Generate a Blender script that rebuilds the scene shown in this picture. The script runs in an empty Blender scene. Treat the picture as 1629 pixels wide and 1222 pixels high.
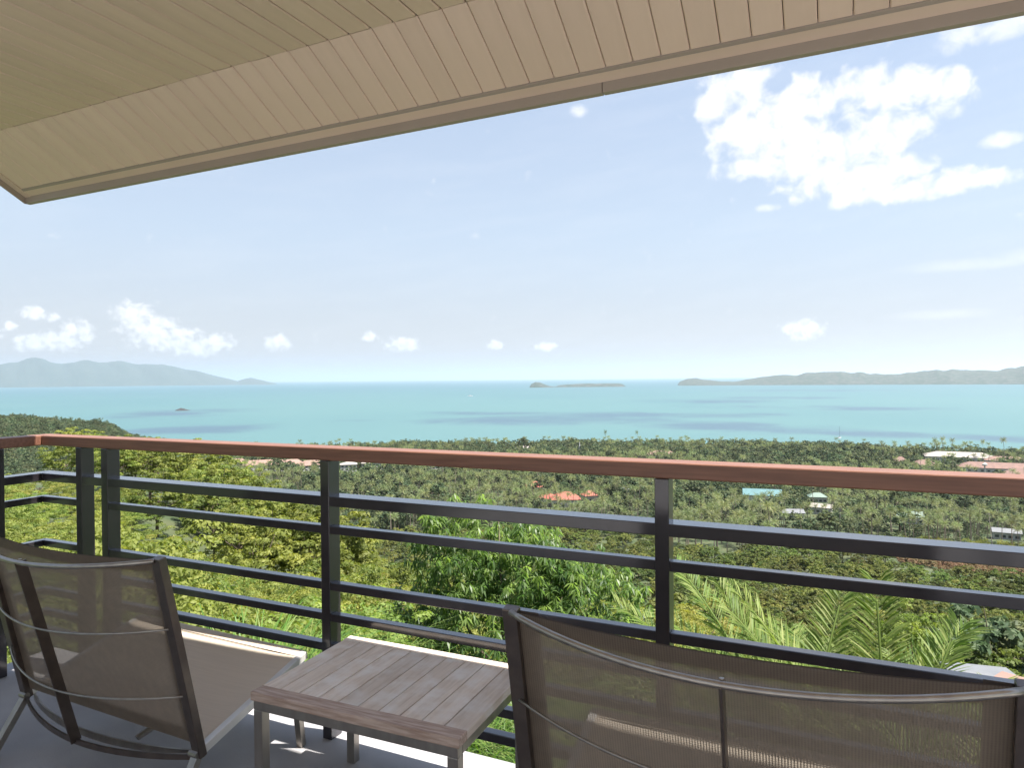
import bpy, bmesh, math, random
import numpy as np
from mathutils import Vector, Matrix
rng = np.random.default_rng(7)
random.seed(7)
PI = math.pi
sc = bpy.context.scene
COL = sc.collection

# ------------------------------------------------------------------ camera
YAW, PITCH, ROLL, EYE = 0.43725, -0.0078, 0.00912, 1.3
F_PX, PW, PH = 1088.7, 1629.0, 1222.0           # focal length in photo pixels
cam_d = bpy.data.cameras.new('camera')
cam_d.sensor_width = 36.0
cam_d.lens = 36.0 * F_PX / PW
cam_d.clip_start = 0.05
cam_d.clip_end = 400000.0
cam = bpy.data.objects.new('camera', cam_d)
COL.objects.link(cam)
fwd = Vector((-math.sin(YAW) * math.cos(PITCH), math.cos(YAW) * math.cos(PITCH), math.sin(PITCH)))
rt0 = Vector((math.cos(YAW), math.sin(YAW), 0)); up0 = rt0.cross(fwd)
rt = rt0 * math.cos(ROLL) - up0 * math.sin(ROLL)
up = up0 * math.cos(ROLL) + rt0 * math.sin(ROLL)
cam.matrix_world = Matrix(((rt.x, up.x, -fwd.x, 0), (rt.y, up.y, -fwd.y, 0), (rt.z, up.z, -fwd.z, EYE), (0, 0, 0, 1)))
sc.camera = cam

def ray(x, y):
    return rt * ((x - PW / 2) / F_PX) + up * ((PH / 2 - y) / F_PX) + fwd
def azel(x, y):
    d = ray(x, y)
    return math.degrees(math.atan2(d.x, d.y)), math.degrees(math.atan2(d.z, math.hypot(d.x, d.y)))
def az_of(x):
    return math.radians(azel(x, 603)[0])
def spot(x, dist):                               # ground position in a compass direction
    a = az_of(x)
    return math.sin(a) * dist, math.cos(a) * dist

# ------------------------------------------------------------------ sun, sky, exposure
SUN = Vector((0.42, 0.078, 1.0)).normalized()
sun_el = math.asin(SUN.z); sun_az = math.atan2(SUN.x, SUN.y)
ld = bpy.data.lights.new('sun', 'SUN'); ld.energy = 3.75; ld.angle = math.radians(0.53); ld.color = (1.0, 0.955, 0.88)
sun = bpy.data.objects.new('sun', ld); COL.objects.link(sun)
sun.rotation_euler = (-SUN).to_track_quat('-Z', 'Y').to_euler(); sun.location = (0, 0, 50)
sc.view_settings.view_transform = 'Standard'; sc.view_settings.look = 'None'
sc.view_settings.exposure = 1.9; sc.view_settings.gamma = 1.0; sc.view_settings.use_curve_mapping = False
cy = sc.cycles
cy.max_bounces = 10; cy.diffuse_bounces = 5; cy.glossy_bounces = 4; cy.transmission_bounces = 6
cy.transparent_max_bounces = 24; cy.volume_bounces = 1; cy.use_denoising = True
cy.sample_clamp_indirect = 6.0

world = bpy.data.worlds.new('World'); sc.world = world; world.use_nodes = True
wn, wl = world.node_tree.nodes, world.node_tree.links
wn.clear()
def N(nodes, typ, **kw):
    n = nodes.new(typ)
    for k, v in kw.items():
        if k in ('ins',):
            for i, val in v.items(): n.inputs[i].default_value = val
        else: setattr(n, k, v)
    return n
def mth(nodes, links, op, a, b=None, c=None, clamp=False):
    n = nodes.new('ShaderNodeMath'); n.operation = op; n.use_clamp = clamp
    for i, v in enumerate((a, b, c)):
        if v is None: continue
        if isinstance(v, (int, float)): n.inputs[i].default_value = v
        else: links.new(v, n.inputs[i])
    return n.outputs[0]
SKY_STR = 0.060
sky = N(wn, 'ShaderNodeTexSky', sky_type='NISHITA', sun_disc=False, sun_elevation=sun_el, sun_rotation=sun_az,
        altitude=100.0, air_density=1.0, dust_density=0.9, ozone_density=1.3)
bg = wn.new('ShaderNodeBackground'); bg.inputs[1].default_value = SKY_STR
wo = wn.new('ShaderNodeOutputWorld')
# clouds: soft cumulus banks at compass bearings and heights, broken up by noise
tc = wn.new('ShaderNodeTexCoord'); sep = wn.new('ShaderNodeSeparateXYZ'); wl.new(tc.outputs['Generated'], sep.inputs[0])
M = lambda op, a, b=None, c=None, clamp=False: mth(wn, wl, op, a, b, c, clamp)
AZ = M('MULTIPLY', M('ARCTAN2', sep.outputs[0], sep.outputs[1]), 57.29578)
EL = M('MULTIPLY', M('ARCSINE', sep.outputs[2]), 57.29578)
comb = wn.new('ShaderNodeCombineXYZ'); wl.new(AZ, comb.inputs[0]); wl.new(EL, comb.inputs[1])
def noise(vec, scale, detail, rough=0.55, dist=0.0):
    n = wn.new('ShaderNodeTexNoise'); n.inputs['Scale'].default_value = scale; n.inputs['Detail'].default_value = detail
    n.inputs['Roughness'].default_value = rough; n.inputs['Distortion'].default_value = dist
    wl.new(vec, n.inputs['Vector']); return n.outputs[0]
fine_n = noise(comb.outputs[0], 0.62, 8, 0.54, 0.35)
puff_n = noise(comb.outputs[0], 1.7, 7, 0.54, 0.3)
def bank(blobs, nz, amp, lo, hi, holes=()):
    tot = None
    for (x, y, rx, ry) in blobs:
        a0, e0 = azel(x, y)
        a1, e1 = azel(x + rx, y); a2, e2 = azel(x, y - ry)
        ra, re = abs(a1 - a0), abs(e2 - e0)
        u = M('MULTIPLY', M('SUBTRACT', AZ, a0), 1 / ra); v = M('MULTIPLY', M('SUBTRACT', EL, e0), 1 / re)
        g = M('SUBTRACT', 1.0, M('ADD', M('MULTIPLY', u, u), M('MULTIPLY', v, v)))
        g = M('MAXIMUM', g, -1.5)
        tot = g if tot is None else M('MAXIMUM', tot, g)
    for (x, y, rx, ry) in holes:
        a0, e0 = azel(x, y); ra = abs(azel(x + rx, y)[0] - a0); re = abs(azel(x, y - ry)[1] - e0)
        u = M('MULTIPLY', M('SUBTRACT', AZ, a0), 1 / ra); v = M('MULTIPLY', M('SUBTRACT', EL, e0), 1 / re)
        tot = M('SUBTRACT', tot, M('MULTIPLY', M('MAXIMUM', M('SUBTRACT', 1.0, M('ADD', M('MULTIPLY', u, u), M('MULTIPLY', v, v))), 0.0), 1.05))
    d = M('ADD', tot, M('MULTIPLY', M('SUBTRACT', nz, 0.5), amp))
    r = wn.new('ShaderNodeMapRange'); r.interpolation_type = 'SMOOTHSTEP'
    r.inputs[1].default_value = lo; r.inputs[2].default_value = hi; wl.new(d, r.inputs[0])
    return r.outputs[0]
big = bank([(1180, 132, 58, 40), (1140, 168, 34, 26), (1250, 172, 85, 42), (1187, 212, 60, 42), (1287, 226, 112, 56), (1397, 222, 72, 42), (1383, 140, 70, 34), (1453, 142, 76, 30),
            (1505, 146, 44, 34), (1360, 286, 112, 28), (1397, 308, 84, 18), (1500, 290, 90, 20), (1545, 286, 70, 15), (1195, 268, 56, 18), (1430, 265, 60, 30)],
           fine_n, 5.2, -0.85, 1.15, holes=[(1342, 194, 46, 26), (1232, 132, 34, 20), (1480, 240, 40, 26)])
small = bank([(1520, 62, 40, 32), (1600, 40, 62, 30), (1592, 222, 40, 16), (1222, 330, 24, 9), (918, 176, 20, 14)], fine_n, 2.6, 0.0, 1.3)
low = bank([(212, 500, 34, 20), (238, 520, 48, 22), (270, 540, 60, 20), (310, 552, 40, 14), (345, 545, 32, 14), (122, 528, 28, 20), (95, 542, 45, 16),
            (50, 545, 30, 14), (50, 497, 22, 11), (80, 504, 16, 8), (18, 518, 10, 8), (442, 545, 22, 14), (640, 548, 28, 12), (590, 535, 14, 8),
            (1278, 525, 34, 18), (870, 551, 18, 8), (788, 548, 12, 8), (-60, 530, 60, 22), (1700, 500, 60, 25)], puff_n, 4.2, -0.5, 1.3)
cir = wn.new('ShaderNodeCombineXYZ')
wl.new(M('MULTIPLY', AZ, 0.16), cir.inputs[0]); wl.new(M('ADD', EL, M('MULTIPLY', AZ, -0.12)), cir.inputs[1])
streak_n = noise(cir.outputs[0], 0.55, 5, 0.6, 0.2)
wisp = bank([(1540, 420, 150, 13), (1500, 500, 120, 10), (1640, 405, 90, 16)], streak_n, 2.2, -0.2, 1.6)
tot = M('MAXIMUM', M('MAXIMUM', big, M('MULTIPLY', small, 0.75)), M('MAXIMUM', M('MULTIPLY', low, 1.0), M('MULTIPLY', wisp, 0.45)))
veil = wn.new('ShaderNodeMapRange'); veil.inputs[1].default_value = 0.45; veil.inputs[2].default_value = 0.8; veil.inputs[4].default_value = 0.10
wl.new(streak_n, veil.inputs[0])
tot = M('MAXIMUM', tot, veil.outputs[0])
mixc = wn.new('ShaderNodeMix'); mixc.data_type = 'RGBA'
wl.new(tot, mixc.inputs[0])
pale = wn.new('ShaderNodeMix'); pale.data_type = 'RGBA'; pale.inputs[0].default_value = 0.5
pf = wn.new('ShaderNodeMapRange'); pf.inputs[1].default_value = 0.0; pf.inputs[2].default_value = 38.0; pf.inputs[3].default_value = .86; pf.inputs[4].default_value = .30
wl.new(EL, pf.inputs[0]); wl.new(pf.outputs[0], pale.inputs[0])
wl.new(sky.outputs[0], pale.inputs[6])
hzn = wn.new('ShaderNodeMix'); hzn.data_type = 'RGBA'; hr_ = wn.new('ShaderNodeMapRange'); hr_.interpolation_type = 'SMOOTHSTEP'; hr_.inputs[1].default_value = 0; hr_.inputs[2].default_value = 13
wl.new(EL, hr_.inputs[0]); wl.new(hr_.outputs[0], hzn.inputs[0]); hzn.inputs[6].default_value = (2.75, 2.5, 2.55, 1); hzn.inputs[7].default_value = (2.9, 3.2, 3.55, 1)
wl.new(hzn.outputs[2], pale.inputs[7])
wl.new(pale.outputs[2], mixc.inputs[6])
shade = wn.new('ShaderNodeMix'); shade.data_type = 'RGBA'; sr = wn.new('ShaderNodeMapRange'); sr.inputs[1].default_value = .35; sr.inputs[2].default_value = .62
wl.new(puff_n, sr.inputs[0]); wl.new(sr.outputs[0], shade.inputs[0]); shade.inputs[6].default_value = (4.7, 4.75, 4.9, 1); shade.inputs[7].default_value = (5.3, 5.3, 5.35, 1)
wl.new(shade.outputs[2], mixc.inputs[7])
wl.new(mixc.outputs[2], bg.inputs[0]); wl.new(bg.outputs[0], wo.inputs[0])

# ------------------------------------------------------------------ helpers
def tag(o, label=None, cat=None, group=None, kind=None):
    if label: o['label'] = label
    if cat: o['category'] = cat
    if group: o['group'] = group
    if kind: o['kind'] = kind
    return o
def empty(name, loc=(0, 0, 0), rz=0.0):
    o = bpy.data.objects.new(name, None); o.location = loc; o.rotation_euler = (0, 0, rz)
    o.empty_display_size = 0.2; COL.objects.link(o); return o
def link(name, me, parent=None):
    o = bpy.data.objects.new(name, me); COL.objects.link(o)
    if parent is not None: o.parent = parent
    return o
class MB:
    """collects simple solids, built as one mesh"""
    def __init__(s): s.v = []; s.f = []
    def add(s, vs, fs):
        n = len(s.v); s.v += [tuple(p) for p in vs]; s.f += [tuple(i + n for i in q) for q in fs]; return s
    def box(s, x0, x1, y0, y1, z0, z1, mat=None):
        vs = [Vector(p) for p in ((x0, y0, z0), (x1, y0, z0), (x1, y1, z0), (x0, y1, z0), (x0, y0, z1), (x1, y0, z1), (x1, y1, z1), (x0, y1, z1))]
        if mat is not None: vs = [mat @ p for p in vs]
        return s.add(vs, [(3, 2, 1, 0), (4, 5, 6, 7), (0, 1, 5, 4), (1, 2, 6, 5), (2, 3, 7, 6), (3, 0, 4, 7)])
    def bar(s, a, b, w, d, up=(0, 0, 1)):
        a, b = Vector(a), Vector(b); z = (b - a).normalized(); u = Vector(up)
        x = u.cross(z)
        if x.length < 1e-4: x = Vector((1, 0, 0)).cross(z)
        x.normalize(); y = z.cross(x)
        vs = []
        for p in (a, b):
            for sx, sy in ((-1, -1), (1, -1), (1, 1), (-1, 1)): vs.append(p + x * (sx * w / 2) + y * (sy * d / 2))
        return s.add(vs, [(3, 2, 1, 0), (4, 5, 6, 7), (0, 1, 5, 4), (1, 2, 6, 5), (2, 3, 7, 6), (3, 0, 4, 7)])
    def tube(s, pts, rad, seg=8, cap=True, flat=None):
        pts = [Vector(p) for p in pts]; n = len(pts)
        if isinstance(rad, (int, float)): rad = [rad] * n
        vs = []; X = None
        for i, p in enumerate(pts):
            t = (pts[min(i + 1, n - 1)] - pts[max(i - 1, 0)]).normalized()
            if X is None: X = t.cross(Vector((0, 0, 1)) if abs(t.z) < 0.9 else Vector((1, 0, 0))).normalized()
            X = (X - t * X.dot(t)).normalized(); Y = t.cross(X)
            for k in range(seg):
                a = 2 * PI * k / seg
                vs.append(p + X * math.cos(a) * rad[i] + Y * math.sin(a) * rad[i] * (flat or 1))
        fs = [(i * seg + k, i * seg + (k + 1) % seg, (i + 1) * seg + (k + 1) % seg, (i + 1) * seg + k) for i in range(n - 1) for k in range(seg)]
        if cap: fs += [tuple(range(seg))[::-1], tuple((n - 1) * seg + k for k in range(seg))]
        return s.add(vs, fs)
    def build(s, name, mat, parent=None, smooth=False, bevel=0):
        me = bpy.data.meshes.new(name); me.from_pydata([tuple(p) for p in s.v], [], s.f); me.update()
        if mat: me.materials.append(mat)
        if smooth: me.shade_smooth()
        o = link(name, me, parent)
        if bevel:
            b = o.modifiers.new('edge', 'BEVEL'); b.width = bevel; b.segments = 2; b.limit_method = 'ANGLE'; b.angle_limit = 0.7
        return o
def np_mesh(name, V, F, mats, midx=None, tint=None, smooth=False):
    V = np.asarray(V, np.float32); F = np.asarray(F, np.int32); k = F.shape[1]
    me = bpy.data.meshes.new(name)
    me.vertices.add(len(V)); me.vertices.foreach_set('co', V.ravel())
    me.loops.add(F.size); me.loops.foreach_set('vertex_index', F.ravel())
    me.polygons.add(len(F)); me.polygons.foreach_set('loop_start', np.arange(0, F.size, k, dtype=np.int32))
    me.polygons.foreach_set('loop_total', np.full(len(F), k, np.int32))
    if midx is not None: me.polygons.foreach_set('material_index', np.asarray(midx, np.int32))
    if tint is not None:
        a = me.attributes.new('tint', 'FLOAT', 'FACE'); a.data.foreach_set('value', np.asarray(tint, np.float32))
    me.update(calc_edges=True)
    for m in mats: me.materials.append(m)
    if smooth: me.shade_smooth()
    return me

# ------------------------------------------------------------------ materials
def new_mat(name):
    m = bpy.data.materials.new(name); m.use_nodes = True
    nt = m.node_tree; b = nt.nodes['Principled BSDF']
    return m, nt.nodes, nt.links, b
def surf(name, c1, c2=None, rough=0.6, scale=8.0, stretch=(1, 1, 1), detail=5, metal=0.0, bump=0.0, bscale=None, spec=0.5, lo=0.35, hi=0.65, rand=0.0, coord='Object'):
    m, n, l, b = new_mat(name)
    b.inputs['Roughness'].default_value = rough; b.inputs['Metallic'].default_value = metal
    b.inputs['Specular IOR Level'].default_value = spec
    t = n.new('ShaderNodeTexCoord'); mp = n.new('ShaderNodeMapping'); mp.inputs['Scale'].default_value = stretch
    l.new(t.outputs[coord], mp.inputs[0])
    nz = n.new('ShaderNodeTexNoise'); nz.inputs['Scale'].default_value = scale; nz.inputs['Detail'].default_value = detail
    l.new(mp.outputs[0], nz.inputs['Vector'])
    out = None
    if c2 is None: c2 = tuple(v * 0.82 for v in c1)
    mr = n.new('ShaderNodeMapRange'); mr.inputs[1].default_value = lo; mr.inputs[2].default_value = hi; l.new(nz.outputs[0], mr.inputs[0])
    mx = n.new('ShaderNodeMix'); mx.data_type = 'RGBA'; l.new(mr.outputs[0], mx.inputs[0])
    mx.inputs[6].default_value = (*c1, 1); mx.inputs[7].default_value = (*c2, 1)
    out = mx.outputs[2]
    if rand:
        oi = n.new('ShaderNodeObjectInfo'); r2 = n.new('ShaderNodeMapRange'); r2.inputs[3].default_value = 1 - rand; r2.inputs[4].default_value = 1 + rand
        l.new(oi.outputs['Random'], r2.inputs[0]); hs = n.new('ShaderNodeHueSaturation'); l.new(r2.outputs[0], hs.inputs['Value']); l.new(out, hs.inputs['Color'])
        out = hs.outputs[0]
    l.new(out, b.inputs['Base Color'])
    if bump:
        bp = n.new('ShaderNodeBump'); bp.inputs['Strength'].default_value = bump; bp.inputs['Distance'].default_value = 0.004
        src = nz.outputs[0]
        if bscale:
            n2 = n.new('ShaderNodeTexNoise'); n2.inputs['Scale'].default_value = bscale; n2.inputs['Detail'].default_value = 4; l.new(mp.outputs[0], n2.inputs['Vector']); src = n2.outputs[0]
        l.new(src, bp.inputs['Height']); l.new(bp.outputs[0], b.inputs['Normal'])
    return m
def leaf_mat(name, stops, rough=0.5, transl=0.35, rand=0.25, gloss=0.5, hue=0.03):
    """stops: colours blended by the leaf's own tint; each plant varies a little as a whole"""
    m, n, l, b = new_mat(name)
    at = n.new('ShaderNodeAttribute'); at.attribute_name = 'tint'
    cr = n.new('ShaderNodeValToRGB'); el = cr.color_ramp.elements
    while len(el) < len(stops): el.new(0.5)
    for i, c in enumerate(stops): el[i].position = i / (len(stops) - 1); el[i].color = (*c, 1)
    l.new(at.outputs['Fac'], cr.inputs[0])
    oi = n.new('ShaderNodeObjectInfo'); hs = n.new('ShaderNodeHueSaturation')
    r = n.new('ShaderNodeMapRange'); r.inputs[3].default_value = 1 - rand; r.inputs[4].default_value = 1 + rand; l.new(oi.outputs['Random'], r.inputs[0]); l.new(r.outputs[0], hs.inputs['Value'])
    f = n.new('ShaderNodeMath'); f.operation = 'FRACT'; k = n.new('ShaderNodeMath'); k.operation = 'MULTIPLY'; k.inputs[1].default_value = 17.3
    l.new(oi.outputs['Random'], k.inputs[0]); l.new(k.outputs[0], f.inputs[0])
    r2 = n.new('ShaderNodeMapRange'); r2.inputs[3].default_value = 0.5 - hue; r2.inputs[4].default_value = 0.5 + hue; l.new(f.outputs[0], r2.inputs[0]); l.new(r2.outputs[0], hs.inputs['Hue'])
    l.new(cr.outputs[0], hs.inputs['Color']); l.new(hs.outputs[0], b.inputs['Base Color'])
    b.inputs['Roughness'].default_value = rough; b.inputs['Specular IOR Level'].default_value = gloss
    tr = n.new('ShaderNodeBsdfTranslucent'); hs2 = n.new('ShaderNodeHueSaturation'); hs2.inputs['Value'].default_value = 1.5; hs2.inputs['Saturation'].default_value = 1.15
    l.new(hs.outputs[0], hs2.inputs['Color']); l.new(hs2.outputs[0], tr.inputs[0])
    ms = n.new('ShaderNodeMixShader'); ms.inputs[0].default_value = transl
    l.new(b.outputs[0], ms.inputs[1]); l.new(tr.outputs[0], ms.inputs[2]); l.new(ms.outputs[0], n['Material Output'].inputs[0])
    return m

m_floor = surf('floor_screed', (0.34, 0.33, 0.335), (0.27, 0.265, 0.275), rough=0.75, scale=3, bump=0.25, bscale=160)
m_soffit = surf('soffit_board_paint', (0.80, 0.625, 0.51), (0.74, 0.575, 0.465), rough=0.55, scale=2.5, stretch=(6, 0.8, 1), bump=0.06, bscale=60, rand=0.03)
m_trim = surf('trim_paint', (0.77, 0.61, 0.49), (0.72, 0.57, 0.455), rough=0.5, scale=2, rand=0.04)
m_fascia = surf('fascia_paint', (0.40, 0.335, 0.285), (0.37, 0.31, 0.265), rough=0.5, scale=2)
m_roof = surf('roof_underlay', (0.06, 0.05, 0.04), rough=0.9, scale=3)
m_wall = surf('render_wall', (0.78, 0.75, 0.70), (0.74, 0.71, 0.66), rough=0.8, scale=1.5)
m_hand = surf('handrail_wood', (0.235, 0.110, 0.070), (0.165, 0.074, 0.048), rough=0.42, scale=14, stretch=(0.35, 6, 6), bump=0.12, bscale=50, spec=0.5)
m_iron = surf('painted_iron', (0.036, 0.029, 0.030), (0.024, 0.019, 0.020), rough=0.30, scale=9, bump=0.1, bscale=90, spec=0.55)
m_teak = None
for m_ in (m_iron,):
    q = m_.node_tree.nodes['Principled BSDF']; q.inputs['Coat Weight'].default_value = .9; q.inputs['Coat Roughness'].default_value = .14; q.inputs['Coat IOR'].default_value = 1.62; q.inputs['Specular IOR Level'].default_value = .35; q.inputs['Coat Tint'].default_value = (.84, .88, 1, 1)
m_steel = surf('brushed_steel', (0.40, 0.37, 0.33), (0.33, 0.30, 0.27), rough=0.33, scale=30, stretch=(1, 1, 0.1), metal=0.9, bump=0.05, bscale=80)
m_frame = surf('bronze_steel_frame', (0.19, 0.155, 0.135), (0.15, 0.125, 0.11), rough=0.30, scale=20, metal=0.85)
m_bark = surf('bark', (0.16, 0.12, 0.085), (0.09, 0.07, 0.05), rough=0.9, scale=6, stretch=(1, 1, 0.3))
m_palmbark = surf('palm_bark', (0.24, 0.20, 0.155), (0.16, 0.13, 0.10), rough=0.9, scale=5, stretch=(0.4, 0.4, 3))
def teak():
    m, n, l, b = new_mat('weathered_teak')
    t = n.new('ShaderNodeTexCoord'); oi = n.new('ShaderNodeObjectInfo'); ad = n.new('ShaderNodeVectorMath'); ad.operation = 'ADD'
    sc_ = n.new('ShaderNodeVectorMath'); sc_.operation = 'SCALE'; sc_.inputs['Scale'].default_value = 13.0
    cx = n.new('ShaderNodeCombineXYZ'); [l.new(oi.outputs['Random'], cx.inputs[i]) for i in range(3)]
    l.new(cx.outputs[0], sc_.inputs[0]); l.new(t.outputs['Object'], ad.inputs[0]); l.new(sc_.outputs[0], ad.inputs[1])
    mp = n.new('ShaderNodeMapping'); mp.inputs['Scale'].default_value = (14, 1.2, 14); l.new(ad.outputs[0], mp.inputs[0])
    nz = n.new('ShaderNodeTexNoise'); nz.inputs['Scale'].default_value = 6; nz.inputs['Detail'].default_value = 8; nz.inputs['Distortion'].default_value = 0.6; l.new(mp.outputs[0], nz.inputs[0])
    n2 = n.new('ShaderNodeTexNoise'); n2.inputs['Scale'].default_value = 14; n2.inputs['Detail'].default_value = 4; l.new(ad.outputs[0], n2.inputs[0])
    mr = n.new('ShaderNodeMapRange'); mr.inputs[1].default_value = .3; mr.inputs[2].default_value = .7; l.new(nz.outputs[0], mr.inputs[0])
    mx = n.new('ShaderNodeMix'); mx.data_type = 'RGBA'; l.new(mr.outputs[0], mx.inputs[0]); mx.inputs[6].default_value = (0.74, 0.635, 0.54, 1); mx.inputs[7].default_value = (0.57, 0.465, 0.38, 1)
    m2 = n.new('ShaderNodeMix'); m2.data_type = 'RGBA'; r2 = n.new('ShaderNodeMapRange'); r2.inputs[1].default_value = .45; r2.inputs[2].default_value = .75; l.new(n2.outputs[0], r2.inputs[0])
    l.new(r2.outputs[0], m2.inputs[0]); l.new(mx.outputs[2], m2.inputs[6]); m2.inputs[7].default_value = (0.76, 0.715, 0.67, 1)
    hs = n.new('ShaderNodeHueSaturation'); rr = n.new('ShaderNodeMapRange'); rr.inputs[3].default_value = .88; rr.inputs[4].default_value = 1.1; l.new(oi.outputs['Random'], rr.inputs[0]); l.new(rr.outputs[0], hs.inputs['Value'])
    l.new(m2.outputs[2], hs.inputs['Color']); l.new(hs.outputs[0], b.inputs['Base Color']); b.inputs['Roughness'].default_value = 0.7
    bp = n.new('ShaderNodeBump'); bp.inputs['Strength'].default_value = .35; bp.inputs['Distance'].default_value = .002; l.new(nz.outputs[0], bp.inputs['Height']); l.new(bp.outputs[0], b.inputs['Normal'])
    return m
m_teak = teak()
m_teak_edge = surf('teak_end_board', (0.52, 0.40, 0.33), (0.33, 0.225, 0.175), rough=0.65, scale=10, stretch=(1.2, 12, 12), bump=0.3, detail=8)
def mesh_fabric(name, c_out, open_lo, open_hi, period=0.0055, transl=0.35):
    """woven sling fabric: opaque threads with gaps between them that show what is behind"""
    m, n, l, b = new_mat(name)
    t = n.new('ShaderNodeTexCoord'); s = n.new('ShaderNodeSeparateXYZ'); l.new(t.outputs['UV'], s.inputs[0])
    def wave(o, per):
        return mth(n, l, 'MULTIPLY_ADD', mth(n, l, 'SINE', mth(n, l, 'MULTIPLY', o, 2 * PI / per)), 0.5, 0.5)
    wx = wave(s.outputs[0], period); wy = wave(s.outputs[1], period * 0.9)
    g = mth(n, l, 'ADD', mth(n, l, 'MULTIPLY', wx, 0.75), mth(n, l, 'MULTIPLY', wy, 0.25))
    mr = n.new('ShaderNodeMapRange'); mr.inputs[1].default_value = .25; mr.inputs[2].default_value = .95; mr.inputs[3].default_value = open_lo; mr.inputs[4].default_value = open_hi; l.new(g, mr.inputs[0])
    nz = n.new('ShaderNodeTexNoise'); nz.inputs['Scale'].default_value = 40; l.new(t.outputs['Object'], nz.inputs[0])
    hs = n.new('ShaderNodeHueSaturation'); hs.inputs['Color'].default_value = (*c_out, 1)
    r = n.new('ShaderNodeMapRange'); r.inputs[3].default_value = .85; r.inputs[4].default_value = 1.15; l.new(nz.outputs[0], r.inputs[0]); l.new(r.outputs[0], hs.inputs['Value'])
    l.new(hs.outputs[0], b.inputs['Base Color']); b.inputs['Roughness'].default_value = .6
    tr = n.new('ShaderNodeBsdfTranslucent'); l.new(hs.outputs[0], tr.inputs[0])
    ms = n.new('ShaderNodeMixShader'); ms.inputs[0].default_value = transl; l.new(b.outputs[0], ms.inputs[1]); l.new(tr.outputs[0], ms.inputs[2])
    tp = n.new('ShaderNodeBsdfTransparent'); m2 = n.new('ShaderNodeMixShader'); l.new(mr.outputs[0], m2.inputs[0]); l.new(ms.outputs[0], m2.inputs[1]); l.new(tp.outputs[0], m2.inputs[2])
    l.new(m2.outputs[0], n['Material Output'].inputs[0])
    return m
m_sling = mesh_fabric('sling_mesh_fabric', (0.225, 0.175, 0.13), 0.01, 0.21)
m_sleeve = surf('sling_sleeve', (0.125, 0.095, 0.075), (0.11, 0.085, 0.067), rough=0.7, scale=60)
m_seat = surf('seat_sling_fabric', (0.66, 0.565, 0.46), (0.62, 0.53, 0.43), rough=0.7, scale=5, stretch=(1, 40, 1), bump=0.1, bscale=200)
m_white = surf('white_tube', (0.78, 0.76, 0.73), rough=0.3, metal=0.3)

# ------------------------------------------------------------------ balcony structure
fl = MB().box(-3.47, 6.2, -5.2, 2.085, -0.16, 0.0).build('balcony_floor', m_floor, bevel=0.006); tag(fl, kind='structure')
sl = MB().box(-3.35, 6.1, -5.1, 1.99, -3.4, -0.165).build('house_base_wall', m_wall); tag(sl, kind='structure')
bw = MB().box(-3.47, 6.2, -5.45, -5.2, 0.0, 2.6).build('unseen_rear_wall', m_wall); tag(bw, kind='structure')  # unseen wall, set back to open a sunlit terrace that bounces light in

# roof eave over the balcony: flat boards inside, sloping boards outside, trim and fascia
roof = empty('roof_eave', (0, 0, EYE + .935 * 1.125)); roof.scale = (.935, .935, .935)
tag(roof, 'beige boarded roof eave sloping out over the balcony with dark fascia edge', 'roof')
RZ = 2.425
PITCH_X = 0.0866
x_first = -1.761 - 22 * PITCH_X                       # -3.666
def board_mesh(p0, p1, name, gap=0.0023):
    """one tongue and groove board running p0 -> p1 in the YZ plane, chamfered lower edges"""
    w = PITCH_X - gap; c = 0.0032; t = 0.011
    d = Vector((0, p1[0] - p0[0], p1[1] - p0[1])); n = Vector((0, -d.z, d.y)).normalized()
    if n.z < 0: n = -n
    prof = [(0, t), (0, c), (c, 0), (w - c, 0), (w, c), (w, t)]
    vs = []
    for (y, z) in (p0, p1):
        for (x, h) in prof: vs.append(Vector((x, y, z)) + n * h)
    fs = [(i, (i + 1) % 6, 6 + (i + 1) % 6, 6 + i) for i in range(6)] + [tuple(range(6))[::-1], tuple(range(6, 12))]
    me = bpy.data.meshes.new(name); me.from_pydata([tuple(v) for v in vs], [], fs); me.update(); me.materials.append(m_soffit); return me
sb = board_mesh((1.8045, 0.0), (2.073, -0.152), 'board'); fb = board_mesh((-0.9, 0.0), (1.802, 0.0), 'board', 0.0048)  # flat boards cut short out of view, letting terrace light under the roof
nb = 78
for me in (sb, fb):
    for k in range(nb):
        o = link('board', me, roof); o.location = (x_first + k * PITCH_X, 0, random.uniform(-0.0008, 0.0008))
XE = x_first + nb * PITCH_X
MB().box(x_first - 0.02, XE, -0.9, 1.805, 0.014, 0.12).build('ceiling_deck', m_roof, roof)
sd = MB(); sd.add([(x_first - 0.02, 1.808, 0.016), (XE, 1.808, 0.016), (XE, 2.10, -0.148), (x_first - 0.02, 2.10, -0.148),
                   (x_first - 0.02, 1.808, 0.12), (XE, 1.808, 0.12), (XE, 2.12, -0.05), (x_first - 0.02, 2.12, -0.05)],
                  [(3, 2, 1, 0), (4, 5, 6, 7), (0, 1, 5, 4), (1, 2, 6, 5), (2, 3, 7, 6), (3, 0, 4, 7)]).build('eave_deck', m_roof, roof)
for px_ in (-3.1, 0.9, 2.9):
    MB().box(px_ - .07, px_ + .07, -.86, -.72, -2.512, -0.001).build('roof_post', m_wall, roof)
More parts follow.
